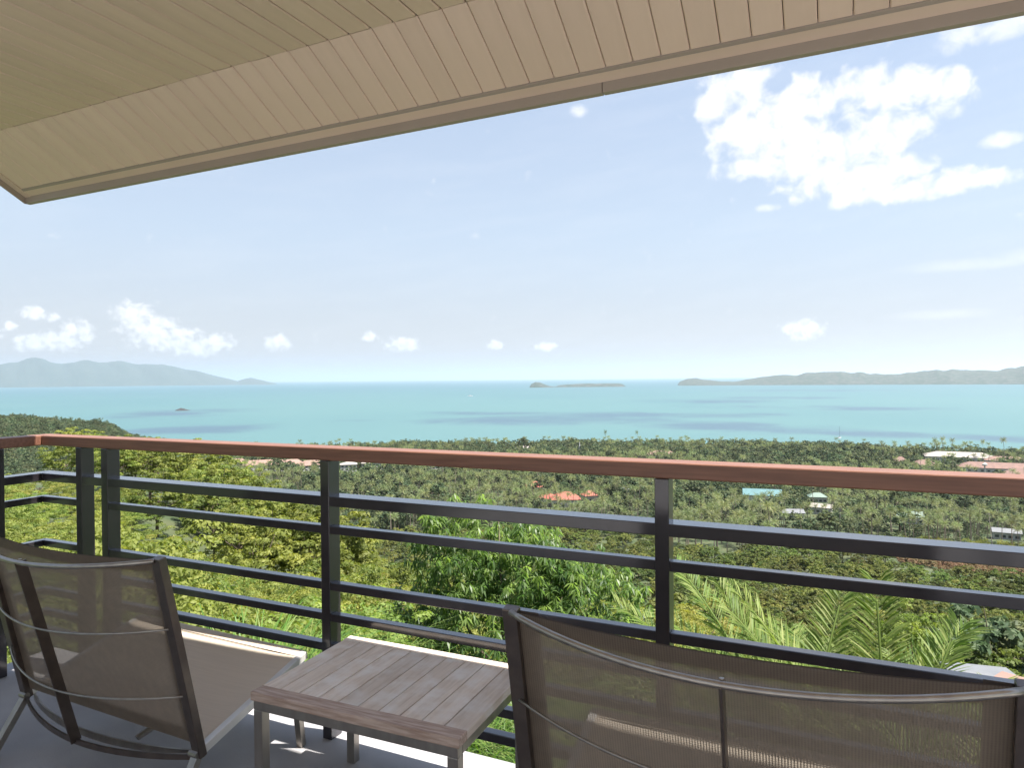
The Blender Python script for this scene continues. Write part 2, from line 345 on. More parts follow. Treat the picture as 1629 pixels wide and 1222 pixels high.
# bead coloured dark for the gap's shadow, trim and fascia along the eave; the same down the rake at the left end
XL = x_first - 0.055
MB().add([(XL + .04, 2.0745, -0.157), (XE, 2.0745, -0.157), (XE, 2.0835, -0.1625), (XL + .04, 2.0835, -0.1625),
          (XL + .04, 2.0745, -0.14), (XE, 2.0745, -0.14), (XE, 2.0835, -0.145), (XL + .04, 2.0835, -0.145)],
         [(3, 2, 1, 0), (4, 5, 6, 7), (0, 1, 5, 4), (1, 2, 6, 5), (2, 3, 7, 6), (3, 0, 4, 7)]).build('shadow_bead', m_fascia, roof)
MB().add([(XL + .008, 2.085, -0.160), (XE, 2.085, -0.160), (XE, 2.1175, -0.178), (XL + .008, 2.1175, -0.178),
          (XL + .008, 2.085, -0.14), (XE, 2.085, -0.14), (XE, 2.1175, -0.14), (XL + .008, 2.1175, -0.14)],
         [(3, 2, 1, 0), (4, 5, 6, 7), (0, 1, 5, 4), (1, 2, 6, 5), (2, 3, 7, 6), (3, 0, 4, 7)]).build('trim_board', m_trim, roof)
x = XL
for L in (3.06, 3.66):
    MB().box(x, min(x + L - .002, XE), 2.1185, 2.145, -0.2105, -0.02).build('fascia_board', m_fascia, roof, bevel=0.002); x += L
def rake(x0, x1, dz0, dz1, name, mat):
    pts = [(-0.9, 0.0), (1.803, 0.0), (2.117, -0.1775)]
    vs = []; 
    for (y, z) in pts:
        vs += [(x0, y, z + dz0), (x1, y, z + dz0), (x1, y, z + dz1), (x0, y, z + dz1)]
    fs = [(0, 1, 2, 3), (11, 10, 9, 8)]
    for i in range(2):
        for k in range(4): fs.append((i * 4 + k, i * 4 + 4 + k, i * 4 + 4 + (k + 1) % 4, i * 4 + (k + 1) % 4))
    MB().add(vs, fs).build(name, mat, roof)
rake(x_first - 0.046, x_first - 0.004, -0.004, 0.014, 'rake_trim', m_trim)
rake(x_first - 0.054, x_first - 0.047, -0.034, 0.12, 'rake_fascia', m_fascia)

# ------------------------------------------------------------------ railing
rail = empty('balcony_railing', (-1.66, 1.97, 0))
tag(rail, 'dark metal railing with horizontal bars and reddish brown top rail round the balcony', 'railing')
RL = Vector((-1.66, 1.97, 0))
def rmb(): return MB()
def rb(mb, name, mat, bevel=0.002):
    mb.v = [tuple(Vector(p) - RL) for p in mb.v]; return mb.build(name, mat, rail, bevel=bevel)
CX, CY = -3.316, 1.945
def mitre_run(z0, z1, dep, name, mat, y_end=2.4, back=-2.4, off=0.0, bevel=0.002):
    """front run and left run meeting in a mitre at the corner"""
    a = rmb(); x0 = CX + off; yy = CY + off
    a.add([(CX, CY, z0), (y_end, CY, z0), (y_end, CY + dep, z0), (CX - dep, CY + dep, z0), (CX, CY, z1), (y_end, CY, z1), (y_end, CY + dep, z1), (CX - dep, CY + dep, z1)],
          [(3, 2, 1, 0), (4, 5, 6, 7), (0, 1, 5, 4), (1, 2, 6, 5), (2, 3, 7, 6), (3, 0, 4, 7)])
    rb(a, name, mat, bevel)
    b_ = rmb(); e = 0.0015
    b_.add([(CX, CY - e, z0), (CX - dep, CY + dep - e, z0), (CX - dep, back, z0), (CX, back, z0), (CX, CY - e, z1), (CX - dep, CY + dep - e, z1), (CX - dep, back, z1), (CX, back, z1)],
           [(3, 2, 1, 0), (4, 5, 6, 7), (0, 1, 5, 4), (1, 2, 6, 5), (2, 3, 7, 6), (3, 0, 4, 7)])
    rb(b_, name, mat, bevel)
mitre_run(1.0105, 1.057, 0.083, 'handrail', m_hand, y_end=3.0, bevel=0.004)
posts_x = [(-3.068, -3.029), (-2.895, -2.853), (-1.678, -1.639), (-0.462, -0.421), (0.755, 0.796), (1.97, 2.01)]
for a, b_ in posts_x:
    rb(rmb().box(a, b_, 1.9435, 2.003, 0.001, 1.010), 'post', m_iron)
lposts_y = [1.745, 1.572, 0.36, -0.86, -2.05]
for y in lposts_y: rb(rmb().box(CX - 0.0585, CX + 0.0012, y, y + 0.041, 0.001, 1.010), 'post', m_iron)
# upper wide bar runs through; thinner bars sit between the posts
mitre_run(0.846, 0.882, 0.075, 'rail_bar', m_iron, y_end=3.0)
thin = [(0.746, 0.775), (0.542, 0.571), (0.430, 0.457), (0.320, 0.348), (0.220, 0.248), (0.133, 0.162)]
for z0, z1 in thin:
    D = 0.033
    for i in range(1, len(posts_x) - 1):
        rb(rmb().box(posts_x[i][1], posts_x[i + 1][0], 1.9465, 1.9465 + D, z0, z1), 'rail_bar', m_iron)
    # corner piece
    a = rmb(); xe = posts_x[0][0]
    a.add([(CX, CY + .0015, z0), (xe, CY + .0015, z0), (xe, CY + D, z0), (CX - D, CY + D, z0), (CX, CY + .0015, z1), (xe, CY + .0015, z1), (xe, CY + D, z1), (CX - D, CY + D, z1)],
          [(3, 2, 1, 0), (4, 5, 6, 7), (0, 1, 5, 4), (1, 2, 6, 5), (2, 3, 7, 6), (3, 0, 4, 7)]); rb(a, 'rail_bar', m_iron)
    a = rmb(); ye = lposts_y[0] + .041
    a.add([(CX, CY, z0), (CX - D, CY + D - .0015, z0), (CX - D, ye, z0), (CX, ye, z0), (CX, CY, z1), (CX - D, CY + D - .0015, z1), (CX - D, ye, z1), (CX, ye, z1)],
          [(3, 2, 1, 0), (4, 5, 6, 7), (0, 1, 5, 4), (1, 2, 6, 5), (2, 3, 7, 6), (3, 0, 4, 7)]); rb(a, 'rail_bar', m_iron)
    for i in range(1, len(lposts_y) - 1):
        rb(rmb().box(CX - D, CX, lposts_y[i + 1] + .041, lposts_y[i], z0, z1), 'rail_bar', m_iron)

# ------------------------------------------------------------------ side table
tb = empty('side_table', (-1.167, 1.668, 0), math.radians(1.4))
tag(tb, 'low slatted teak side table on steel legs between the two chairs', 'table')
TW, TD, TT = 0.333, 0.230, 0.42
for i in range(10):
    x0 = -TW + i * (2 * TW / 10)
    MB().box(x0 + .0016, x0 + 2 * TW / 10 - .0016, -TD + .048, TD - .040, TT - .024, TT - random.uniform(0, .0012)).build('plank', m_teak, tb, bevel=0.0015)
e1 = MB().box(-TW, TW, -TD, -TD + .0475, TT - .024, TT + .0006).build('end_board', m_teak_edge, tb, bevel=0.002); e1['label'] = 'darker reddish end board on the near side'
MB().box(-TW, TW, TD - .0395, TD, TT - .024, TT + .0004).build('end_board', m_teak, tb, bevel=0.002)
ap = MB()
ap.box(-TW + .006, TW - .006, -TD + .006, -TD + .032, TT - .052, TT - .0245); ap.box(-TW + .006, TW - .006, TD - .032, TD - .006, TT - .052, TT - .0245)
ap.box(-TW + .006, -TW + .032, -TD + .033, TD - .033, TT - .052, TT - .0245); ap.box(TW - .032, TW - .006, -TD + .033, TD - .033, TT - .052, TT - .0245)
ap.build('frame', m_steel, tb, bevel=0.0015)
for sx in (-1, 1):
    for sy in (-1, 1):
        cx_, cy_ = sx * (TW - .021), sy * (TD - .021)
        MB().box(cx_ - .015, cx_ + .015, cy_ - .015, cy_ + .015, 0.001, TT - .0525).build('leg', m_steel, tb, bevel=0.0015)

# ------------------------------------------------------------------ sling lounge chairs
def sheet(name, P, mat, parent, thick=0.0, uvs=None):
    """a grid of points as a sheet with UVs in metres"""
    P = np.array(P); nu, nv = P.shape[:2]
    F = [(i * nv + j, (i + 1) * nv + j, (i + 1) * nv + j + 1, i * nv + j + 1) for i in range(nu - 1) for j in range(nv - 1)]
    me = bpy.data.meshes.new(name); me.from_pydata([tuple(p) for p in P.reshape(-1, 3)], [], F)
    uv = me.uv_layers.new(name='UVMap')
    du = np.concatenate([[0], np.cumsum(np.linalg.norm(np.diff(P[:, nv // 2], axis=0), axis=1))])
    dv = np.concatenate([[0], np.cumsum(np.linalg.norm(np.diff(P[nu // 2], axis=0), axis=1))])
    for lp in me.loops:
        i, j = divmod(lp.vertex_index, nv); uv.data[lp.index].uv = (du[i], dv[j])
    me.materials.append(mat); me.shade_smooth(); o = link(name, me, parent)
    if thick:
        s = o.modifiers.new('thickness', 'SOLIDIFY'); s.thickness = thick; s.offset = -1
    return o
def lounge_chair(name, loc, rz, W, label):
    c = empty(name, loc, rz); tag(c, label, 'chair', 'sling lounge chairs on the balcony')
    h = W / 2
    B0, B1 = Vector((0, 0, .187)), Vector((0, -.127, .802))          # hinge line, top line of the back
    S1 = Vector((0, .445, .3195))                                   # front edge of the seat
    bk = lambda t: B0.lerp(B1, t)
    bdir = (B1 - B0).normalized(); bn = Vector((0, -bdir.z, bdir.y))   # pointing back toward the camera
    # side bars of the back (rectangular section), with end caps
    for s in (-1, 1):
        MB().bar(Vector((s * (h - .0125), 0, 0)) + bk(-.02), Vector((s * (h - .0125), 0, 0)) + bk(1.0), .025, .034, up=(1, 0, 0)).build('back_side_bar', m_frame, c, bevel=.002)
        MB().bar(Vector((s * (h - .014), 0, .004)) + B0 + Vector((0, .012, 0)), Vector((s * (h - .014), 0, 0)) + S1, .024, .026).build('seat_side_bar', m_white, c, bevel=.002)
    # fabric of the back: a flat panel, a little hollow from sitting
    xs = np.linspace(-h + .026, h - .026, 25); ts = np.linspace(.03, .985, 20)
    P = [[tuple(Vector((x, 0, 0)) + bk(t) + bn * (.048 * (1 - (x / h) ** 2) * t ** 1.5 - .006)) for t in ts] for x in xs]
    sheet('back_sling', P, m_sling, c)
    for s in (-1, 1):
        xa, xb = sorted((s * (h - .027), s * (h - .072)))
        P = [[tuple(Vector((x, 0, 0)) + bk(t) - bn * .0095) for t in ts] for x in np.linspace(xa, xb, 3)]
        sheet('side_sleeve', P, m_sleeve, c)
    P = [[tuple(Vector((x, 0, 0)) + bk(t) - bn * (.0105 - .048 * (1 - (x / h) ** 2) * t ** 1.5)) for t in np.linspace(.925, .985, 3)] for x in xs]
    sheet('top_sleeve', P, m_sleeve, c)
    P = [[tuple(Vector((x, 0, 0)) + bk(t) - bn * .0105) for t in np.linspace(.03, .10, 3)] for x in xs]
    sheet('bottom_sleeve', P, m_sleeve, c)
    # curved spreader bows behind the back, and the upright that ties them
    def bow(t, sag, r, nm, mat, z=0.0, flat=None):
        pts = []
        for x in np.linspace(-1, 1, 25):
            pts.append(Vector((x * (h - .016), 0, z)) + bk(t) + bn * (sag * (1 - x * x) + .012))
        MB().tube(pts, r, 8, flat=flat).build(nm, mat, c, smooth=True)
    bow(.992, .122, .0072, 'top_bow', m_steel); bow(.655, .122, .0034, 'cross_bow', m_steel); bow(.31, .111, .0034, 'cross_bow', m_steel)
    # flat bottom bows
    def flatbow(y, z, sag, drop, w, t, nm, mat):
        for_pts = [Vector((x * (h - .02), y - sag * (1 - x * x), z - drop * (1 - x * x))) for x in np.linspace(-1, 1, 21)]
        mb = MB()
        vs = []
        for p in for_pts:
            vs += [p + Vector((0, -t / 2, -w / 2)), p + Vector((0, t / 2, -w / 2)), p + Vector((0, t / 2, w / 2)), p + Vector((0, -t / 2, w / 2))]
        fs = [(i * 4 + k, i * 4 + 4 + k, i * 4 + 4 + (k + 1) % 4, i * 4 + (k + 1) % 4) for i in range(20) for k in range(4)] + [(3, 2, 1, 0), (80, 81, 82, 83)]
        mb.add(vs, fs).build(nm, mat, c)
    flatbow(-.004, .173, .090, .012, .017, .006, 'rear_bow', m_frame)
    flatbow(.022, .168, .085, -.004, .020, .006, 'seat_bow', m_steel)
    top = bk(.992) + bn * .127; bot = Vector((0, -.095, .162))
    MB().bar(top, bot, .006, .032, up=(0, 1, 0)).build('centre_upright', m_frame, c, bevel=.001)
    MB().tube([top + Vector((0, 0, -.004)), top + Vector((0, 0, .008))], .0045, 8).build('knob', m_steel, c)
    # seat: sling between the side bars, rear and front hems
    ys = np.linspace(0, 1, 22); xs2 = np.linspace(-h + .014, h - .014, 25)
    s0, s1 = B0 + Vector((0, .02, .012)), S1 + Vector((0, 0, .012))
    P = [[tuple(Vector((x, 0, 0)) + s0.lerp(s1, t) - Vector((0, 0, .022 * (1 - (x / h) ** 4) * math.sin(PI * t) ** .8))) for t in ys] for x in xs2]
    sheet('seat_sling', P, m_seat, c, thick=.002)
    q = s0.lerp(s1, .93)
    MB().bar(Vector((-h + .03, 0, -.0024)) + q, Vector((h - .03, 0, -.0024)) + q, .0022, .0022).build('hem_seam', m_sleeve, c)
    MB().tube([Vector((x, 0, -.010)) + s1 for x in np.linspace(-h + .02, h - .02, 5)], .009, 8).build('front_tube', m_white, c, smooth=True)
    # legs: rear pair splayed back, front pair upright
    for s in (-1, 1):
        xo = s * (h - .016)
        MB().bar((xo, -.005, .180), (xo + s * .012, -.115, .004), .022, .026, up=(1, 0, 0)).build('leg', m_steel, c, bevel=.0015)
        MB().bar((xo, .39, .295), (xo + s * .004, .42, .002), .022, .026, up=(1, 0, 0)).build('leg', m_steel, c, bevel=.0015)
        MB().tube([(xo - s * .02, -.012, .186), (xo + s * .014, -.012, .186)], .011, 10).build('hinge', m_steel, c)
    MB().bar((.10, .04, .130), (.17, .36, .225), .022, .010).build('under_brace', m_steel, c, bevel=.001)
    return c
lounge_chair('lounge_chair', (-2.173, 1.463, 0), math.radians(-1.5), .922, 'brown mesh sling lounge chair left of the teak table with its beige seat showing')
lounge_chair('lounge_chair', (-.175, 1.468, 0), 0, .943, 'brown mesh sling lounge chair right of the teak table, seen only from behind')

# ------------------------------------------------------------------ landscape
SEA = -100.0
KX = np.array([-2600., -400., 0., 150., 260., 350., 440., 540., 640., 800., 1000., 1300., 1629., 2300., 5000.])   # bearing, as photo columns
KA = np.array([az_of(max(-3000, min(4200, x))) for x in KX]); KA[0] = KA[1] - 0.7; KA[-1] = KA[-2] + 0.7
KD = np.array([0, 4, 9, 15, 30, 60, 90, 120, 150, 200, 300, 400, 500, 600, 750, 950, 1050, 1500], float)
hill = [-2.0, -2.0, -2.9, -3.8, -5.6, -8.0, -13, -24, -36, -50, -56, -44, -27, -60, -85, -97, -101, -104]
prof = {
 -2600: [-1, -1, -1, 0, 2, 5, 8, 8, 5, 0, -10, -15, -25, -40, -40, -30, -28, -60],
 -400: [-2, -2, -2.4, -3, -4, -5, -8, -15, -25, -40, -55, -62, -64, -62, -50, -32, -30, -104],
 0: [-2.0, -2.0, -2.9, -3.8, -5.4, -6.6, -8.8, -24, -36, -50, -62, -70, -74, -74, -64, -45, -44, -104],
 150: [-2, -2.0, -3.0, -4.1, -6.3, -7.6, -9.6, -24, -42, -56, -66, -74, -80, -82, -73, -60, -55, -104],
 260: [-2, -2.1, -3.2, -4.4, -7.2, -9.0, -11.8, -26, -46, -60, -72, -82, -87, -91, -94, -99, -101, -105],
 350: [-2, -2.2, -3.4, -4.8, -8.2, -11.2, -14.8, -28, -48, -64, -80, -84, -84, -87, -92, -97, -101, -104],
 440: [-2, -2.3, -3.5, -5.2, -9.2, -14.0, -19, -32, -50, -66, -82, -87, -89, -91, -93, -97, -101, -104],
 540: [-2, -2.3, -3.6, -5.2, -8.8, -16.5, -26, -41, -54, -69, -83, -88, -90, -92, -94, -98, -102, -105],
 640: [-2, -2.3, -3.7, -6.2, -11.2, -22, -33, -46, -57, -70, -83, -88, -90, -92, -94, -98, -102, -105],
 800: [-2, -2.3, -3.8, -8.0, -15.0, -27, -38, -49, -59, -71, -83, -88, -90, -92, -95, -99, -103, -106],
 1000: [-2, -2.4, -3.8, -6.6, -11.6, -23.5, -36, -50, -59, -70, -82, -88, -91, -93, -95, -98, -102, -105],
 1300: [-2, -2.6, -4.2, -7.6, -14.5, -27, -38.5, -49, -57, -67, -79, -87.5, -91, -93, -95, -97, -101, -105],
 1629: [-2, -2.8, -4.4, -7.0, -13.0, -24, -34, -44, -52, -63, -76, -85.5, -90.5, -93, -95, -97, -100, -105],
 2300: [-2, -2.8, -4.0, -6.0, -10, -18, -26, -34, -42, -54, -70, -84, -90, -93, -95, -97, -100, -105],
 5000: [-1, -1, -1, 0, 2, 5, 8, 6, 0, -10, -40, -70, -85, -92, -95, -97, -100, -105]}
PR = np.array([prof[int(k)] for k in KX], float)
def terrain(x, y):
    x = np.atleast_1d(np.asarray(x, float)); y = np.atleast_1d(np.asarray(y, float))
    d = np.hypot(x, y); a = np.arctan2(x, y)
    # outside the described sector hold the outermost bearing
    a = np.clip(a, KA[0], KA[-1])
    fi = np.interp(a, KA, np.arange(len(KA))); i0 = np.clip(fi.astype(int), 0, len(KA) - 2); f = fi - i0
    f = f * f * (3 - 2 * f)
    fd = np.interp(d, KD, np.arange(len(KD))); j0 = np.clip(fd.astype(int), 0, len(KD) - 2); g = fd - j0
    z = (PR[i0, j0] * (1 - g) + PR[i0, j0 + 1] * g) * (1 - f) + (PR[i0 + 1, j0] * (1 - g) + PR[i0 + 1, j0 + 1] * g) * f
    amp = np.clip((d - 6) / 60, 0, 1)
    z = z + amp * (1.2 * np.sin(x * .045 + 1) * np.cos(y * .038) + .5 * np.sin(x * .13 + y * .09))
    return z
def tz(x, y): return float(terrain(x, y)[0])

nr, na = 150, 220
rr = np.concatenate([[0.5], np.geomspace(3, 1500, nr - 1)]); aa = np.linspace(-PI, PI, na, endpoint=False)
R_, A_ = np.meshgrid(rr, aa, indexing='ij'); X_, Y_ = np.sin(A_) * R_, np.cos(A_) * R_
Z_ = terrain(X_.ravel(), Y_.ravel()).reshape(X_.shape)
V = np.stack([X_, Y_, Z_], -1).reshape(-1, 3)
idx = np.arange(nr * na).reshape(nr, na); nx = np.roll(idx, -1, axis=1)
Fq = np.stack([idx[:-1], nx[:-1], nx[1:], idx[1:]], -1).reshape(-1, 4)[:, ::-1]
m_ground = surf('hillside_soil', (0.035, 0.055, 0.018), (0.065, 0.075, 0.03), rough=0.95, scale=0.12, detail=10, lo=.4, hi=.62)
g = link('hillside_ground', np_mesh('hillside_ground', V, Fq, [m_ground], smooth=True)); tag(g, kind='structure')

def sea_mat():
    m, n, l, b = new_mat('sea_water')
    t = n.new('ShaderNodeTexCoord'); sp = n.new('ShaderNodeSeparateXYZ'); l.new(t.outputs['Object'], sp.inputs[0])
    ln = n.new('ShaderNodeVectorMath'); ln.operation = 'LENGTH'; l.new(t.outputs['Object'], ln.inputs[0]); D = ln.outputs['Value']
    A = mth(n, l, 'ARCTAN2', sp.outputs[0], sp.outputs[1])
    def nz(scale, det, rough=.5):
        k = n.new('ShaderNodeTexNoise'); k.inputs['Scale'].default_value = scale; k.inputs['Detail'].default_value = det; k.inputs['Roughness'].default_value = rough
        k.inputs['Distortion'].default_value = .4; l.new(t.outputs['Object'], k.inputs[0]); return k.outputs[0]
    def rng_(v, a, b_, c=0, d=1, smooth=True):
        k = n.new('ShaderNodeMapRange'); k.interpolation_type = 'SMOOTHSTEP' if smooth else 'LINEAR'
        for i, q in enumerate((a, b_, c, d)): k.inputs[i + 1].default_value = q
        l.new(v, k.inputs[0]); return k.outputs[0]
    # turquoise shallows, a little deeper in tone far out
    base = n.new('ShaderNodeMix'); base.data_type = 'RGBA'; l.new(rng_(D, 1000, 9000), base.inputs[0])
    base.inputs[6].default_value = (0.066, 0.136, 0.137, 1); base.inputs[7].default_value = (0.042, 0.100, 0.118, 1)
    big_ = n.new('ShaderNodeMix'); big_.data_type = 'RGBA'; l.new(rng_(nz(.0007, 4), .42, .66, 0, .55), big_.inputs[0]); l.new(base.outputs[2], big_.inputs[6]); big_.inputs[7].default_value = (0.047, 0.112, 0.124, 1)
    # sea-grass and reef beds close in, at their bearings
    reef = None
    for (px_, d0, wa, wd, k) in ((860, 1660, .19, 150, 1.0), (1040, 1900, .17, 110, .8), (1180, 1450, .16, 130, .95), (1320, 2400, .14, 120, .6), (1130, 3000, .10, 170, .6),
                                 (1250, 3400, .09, 160, .7), (1300, 5200, .12, 250, .5), (290, 2480, .10, 210, .8), (330, 1600, .10, 120, .7), (1500, 1330, .20, 60, .9), (760, 2020, .10, 90, .55), (560, 1750, .04, 30, .4)):
        u = mth(n, l, 'MULTIPLY', mth(n, l, 'SUBTRACT', A, az_of(px_)), 1 / wa); v = mth(n, l, 'MULTIPLY', mth(n, l, 'SUBTRACT', D, d0), 1 / (wd * 1.4))
        q = mth(n, l, 'MULTIPLY', mth(n, l, 'SUBTRACT', 1.0, mth(n, l, 'ADD', mth(n, l, 'MULTIPLY', u, u), mth(n, l, 'MULTIPLY', v, v))), k)
        reef = q if reef is None else mth(n, l, 'MAXIMUM', reef, q)
    rs = mth(n, l, 'ADD', reef, mth(n, l, 'MULTIPLY', mth(n, l, 'SUBTRACT', nz(.0035, 7, .66), .5), 4.4))
    rm = n.new('ShaderNodeMix'); rm.data_type = 'RGBA'; l.new(rng_(rs, -0.3, 1.1, 0, .7), rm.inputs[0]); l.new(big_.outputs[2], rm.inputs[6]); rm.inputs[7].default_value = (0.038, 0.064, 0.100, 1)
    sh = n.new('ShaderNodeMix'); sh.data_type = 'RGBA'; l.new(rng_(mth(n, l, 'ADD', D, mth(n, l, 'MULTIPLY', nz(.006, 3), 260)), 1130, 1260, .55, 0), sh.inputs[0]); l.new(rm.outputs[2], sh.inputs[6]); sh.inputs[7].default_value = (0.10, 0.20, 0.18, 1)
    df = n.new('ShaderNodeBsdfDiffuse'); l.new(sh.outputs[2], df.inputs[0])
    gl = n.new('ShaderNodeBsdfGlossy'); gl.inputs['Roughness'].default_value = .32; gl.inputs[0].default_value = (.9, .95, 1, 1)
    ms = n.new('ShaderNodeMixShader'); ms.inputs[0].default_value = .16; l.new(df.outputs[0], ms.inputs[1]); l.new(gl.outputs[0], ms.inputs[2])
    l.new(ms.outputs[0], n['Material Output'].inputs[0]); return m
SR = 150000.0
rs_ = np.geomspace(850, SR, 60); as_ = np.linspace(-PI, PI, 96, endpoint=False)
Rs, As = np.meshgrid(rs_, as_, indexing='ij'); V = np.stack([np.sin(As) * Rs, np.cos(As) * Rs, 0 * Rs], -1).reshape(-1, 3)
idx = np.arange(60 * 96).reshape(60, 96); nx = np.roll(idx, -1, axis=1)
s_ = link('sea', np_mesh('sea', V, np.stack([idx[:-1], nx[:-1], nx[1:], idx[1:]], -1).reshape(-1, 4)[:, ::-1], [sea_mat()])); s_.location.z = SEA
tag(s_, kind='structure')

# ---- distant land
m_far = surf('far_forested_land', (0.030, 0.048, 0.035), (0.045, 0.060, 0.045), rough=1.0, scale=0.004, detail=8)
m_head = surf('headland_scrub', (0.030, 0.046, 0.030), (0.085, 0.085, 0.075), rough=1.0, scale=0.02, detail=8, lo=.45, hi=.68)
def land_strip(name, keys, dist, depth, mat, seed, rough=.16, n=260, m=26, base=None):
    """keys: (photo column, height in photo pixels above the waterline) along the skyline, built as a ridge with real depth"""
    ks = np.array(keys, float); r = np.random.default_rng(seed)
    xs = np.linspace(ks[0, 0], ks[-1, 0], n); hs = np.interp(xs, ks[:, 0], ks[:, 1]) * dist / F_PX
    ph = r.uniform(0, 6.28, 24); fr = r.uniform(.012, .11 if dist > 12000 else .3, 24)
    hs = hs * (1 + .05 * sum(np.sin(xs * fr[i] + ph[i]) for i in range(24)) / 4)
    ts = np.linspace(0, 1, m)
    a = np.array([az_of(x) for x in xs])
    D = dist + depth * (ts[None, :] - .35) + 0 * a[:, None]
    shape = np.sin(np.clip(ts * 1.25, 0, 1) * PI / 2) ** .9 * np.where(ts > .8, np.cos((ts - .8) / .2 * PI / 2), 1)
    spur = 1 + rough * np.sin(xs[:, None] * .055 + 3 * ts[None, :] + 2 * np.sin(xs[:, None] * .021)) * (1 - ts[None, :]) ** 1 + rough * .4 * np.sin(xs[:, None] * .15 + 7 * ts[None, :])* (1 - ts[None, :])
    Z = SEA - 3 + (hs[:, None] + 3) * shape[None, :] * spur
    Z += r.normal(0, 1, Z.shape) * hs[:, None] * .008
    Z[:, 0] = SEA - 3; Z[:, -1] = SEA - 3
    X, Y = np.sin(a)[:, None] * D, np.cos(a)[:, None] * D
    V = np.stack([X, Y, Z], -1).reshape(-1, 3); idx = np.arange(n * m).reshape(n, m)
    F = np.stack([idx[:-1, :-1], idx[1:, :-1], idx[1:, 1:], idx[:-1, 1:]], -1).reshape(-1, 4)
    return link(name, np_mesh(name, V, F, [mat], smooth=True))
o = land_strip('mountain_island', [(-260, 6), (-200, 20), (-120, 30), (-60, 23), (0, 29), (15, 34), (40, 38), (60, 35), (90, 36), (120, 33), (140, 36), (165, 41), (185, 37), (215, 33), (232, 34), (250, 30), (270, 27),
                    (285, 28), (310, 22), (340, 15), (365, 9), (378, 5), (388, 8), (400, 10), (415, 7), (430, 3), (440, 1)], 21000, 3500, m_far, 3)
tag(o, kind='structure')
o = land_strip('headland', [(1078, 0), (1081, 5), (1092, 10), (1108, 10), (1135, 6), (1165, 4), (1190, 8), (1215, 12), (1245, 15), (1268, 15), (1300, 18), (1330, 19), (1355, 17), (1385, 15), (1420, 13), (1450, 17), (1490, 19),
                    (1515, 20), (1545, 18), (1585, 18), (1605, 20), (1625, 24), (1680, 30), (1760, 26), (1860, 34), (2100, 38), (2300, 20), (2350, 0)], 8800, 1500, m_head, 5, rough=.1, n=420)
tag(o, kind='structure')
for i, (ks, d, dep, sd_) in enumerate([([(842, 0), (845, 6), (852, 9), (860, 8), (868, 4), (876, 1.5), (884, 0.6), (890, 0)], 7600, 260, 8), ([(883, 0), (888, 2.5), (905, 4), (930, 5), (950, 5.2), (975, 5), (990, 4), (996, 0)], 7800, 300, 9)]):
    o = land_strip('island', ks, d, dep, m_head, sd_, rough=.08, n=60, m=12); tag(o, kind='structure')
o = land_strip('sea_rock', [(277, 0), (281, 2), (287, 4), (292, 3), (297, 1.2), (303, 0)], 2650, 30, surf('rock', (.02, .02, .022), (.04, .04, .04), scale=.3, rough=.9), 4, n=30, m=10)
tag(o, 'small dark rock standing alone out of the turquoise sea at left', 'rock')

# ---- boats
m_hull = surf('hull_white', (0.7, 0.7, 0.7), rough=.4)
m_dark = surf('dark_canopy', (0.06, 0.07, 0.08), rough=.6)
def boat(x, d, L, label, mast=0.0, cabin=True, name='boat', head=1.2):
    bx, by = spot(x, d); e = empty(name, (bx, by, SEA), head); tag(e, label, 'boat')
    mb = MB(); w = L * .13; secs = []
    for i, t in enumerate(np.linspace(-1, 1, 9)):
        ww = w * (1 - max(0, t) ** 2.2) * (1 if t > -.98 else .85) + .02; sh = L * (.05 + .03 * max(0, t) ** 2)
        secs += [(t * L / 2, -ww, sh), (t * L / 2, -ww * .55, -L * .01), (t * L / 2, ww * .55, -L * .01), (t * L / 2, ww, sh)]
    mb.add(secs, [(i * 4 + k, i * 4 + 4 + k, i * 4 + 4 + (k + 1) % 4, i * 4 + (k + 1) % 4) for i in range(8) for k in range(4)] + [(3, 2, 1, 0), (32, 33, 34, 35)])
    mb.build('hull', m_hull, e)
    if cabin:
        MB().box(-L * .28, L * .12, -w * .7, w * .7, L * .05, L * .13).build('cabin', m_hull, e); MB().box(-L * .32, L * .16, -w * .8, w * .8, L * .131, L * .145).build('cabin_roof', m_dark, e)
    if mast:
        MB().tube([(L * .05, 0, L * .05), (L * .05, 0, mast)], .16, 6).build('mast', m_dark, e); MB().tube([(L * .05, 0, L * .12), (-L * .38, 0, L * .13)], .22, 6).build('boom', m_hull, e)
boat(748, 4050, 38, 'ferry far out on the bay below the horizon, left of the rocky islet')
boat(1335, 1230, 13, 'moored sailing boat with a tall bare mast close off the wooded shore', mast=19)

# ------------------------------------------------------------------ plants
BX = lambda *c: tuple(c)
lm_shrub = leaf_mat('shrub_leaves', [(.062, .098, .024), (.140, .180, .040), (.24, .26, .065)], gloss=.25, rough=.6, transl=.42, rand=.22, hue=.022)
lm_yellow = leaf_mat('yellowish_shrub_leaves', [(.095, .125, .028), (.185, .205, .045), (.28, .275, .075)], gloss=.25, rough=.6, transl=.42, rand=.2, hue=.02)
lm_spur = leaf_mat('spur_leaves', [(.065, .092, .022), (.135, .170, .036), (.235, .255, .06)], gloss=.25, rough=.6, transl=.4, rand=.25, hue=.02)
lm_tree = leaf_mat('broadleaf_leaves', [(.050, .075, .022), (.11, .14, .036), (.19, .20, .055)], gloss=.25, rough=.6, transl=.36, rand=.42, hue=.03)
lm_far = leaf_mat('hazed_grove_leaves', [(.032, .056, .031), (.072, .100, .050), (.145, .162, .075)], gloss=.2, rough=.6, transl=.3, rand=.35, hue=.03)  # greens dulled and blued to stand in for haze over distance
lm_palm = leaf_mat('palm_fronds', [(.065, .095, .034), (.16, .19, .072), (.33, .31, .16)], gloss=.25, rough=.55, transl=.32, rand=.28, hue=.02)
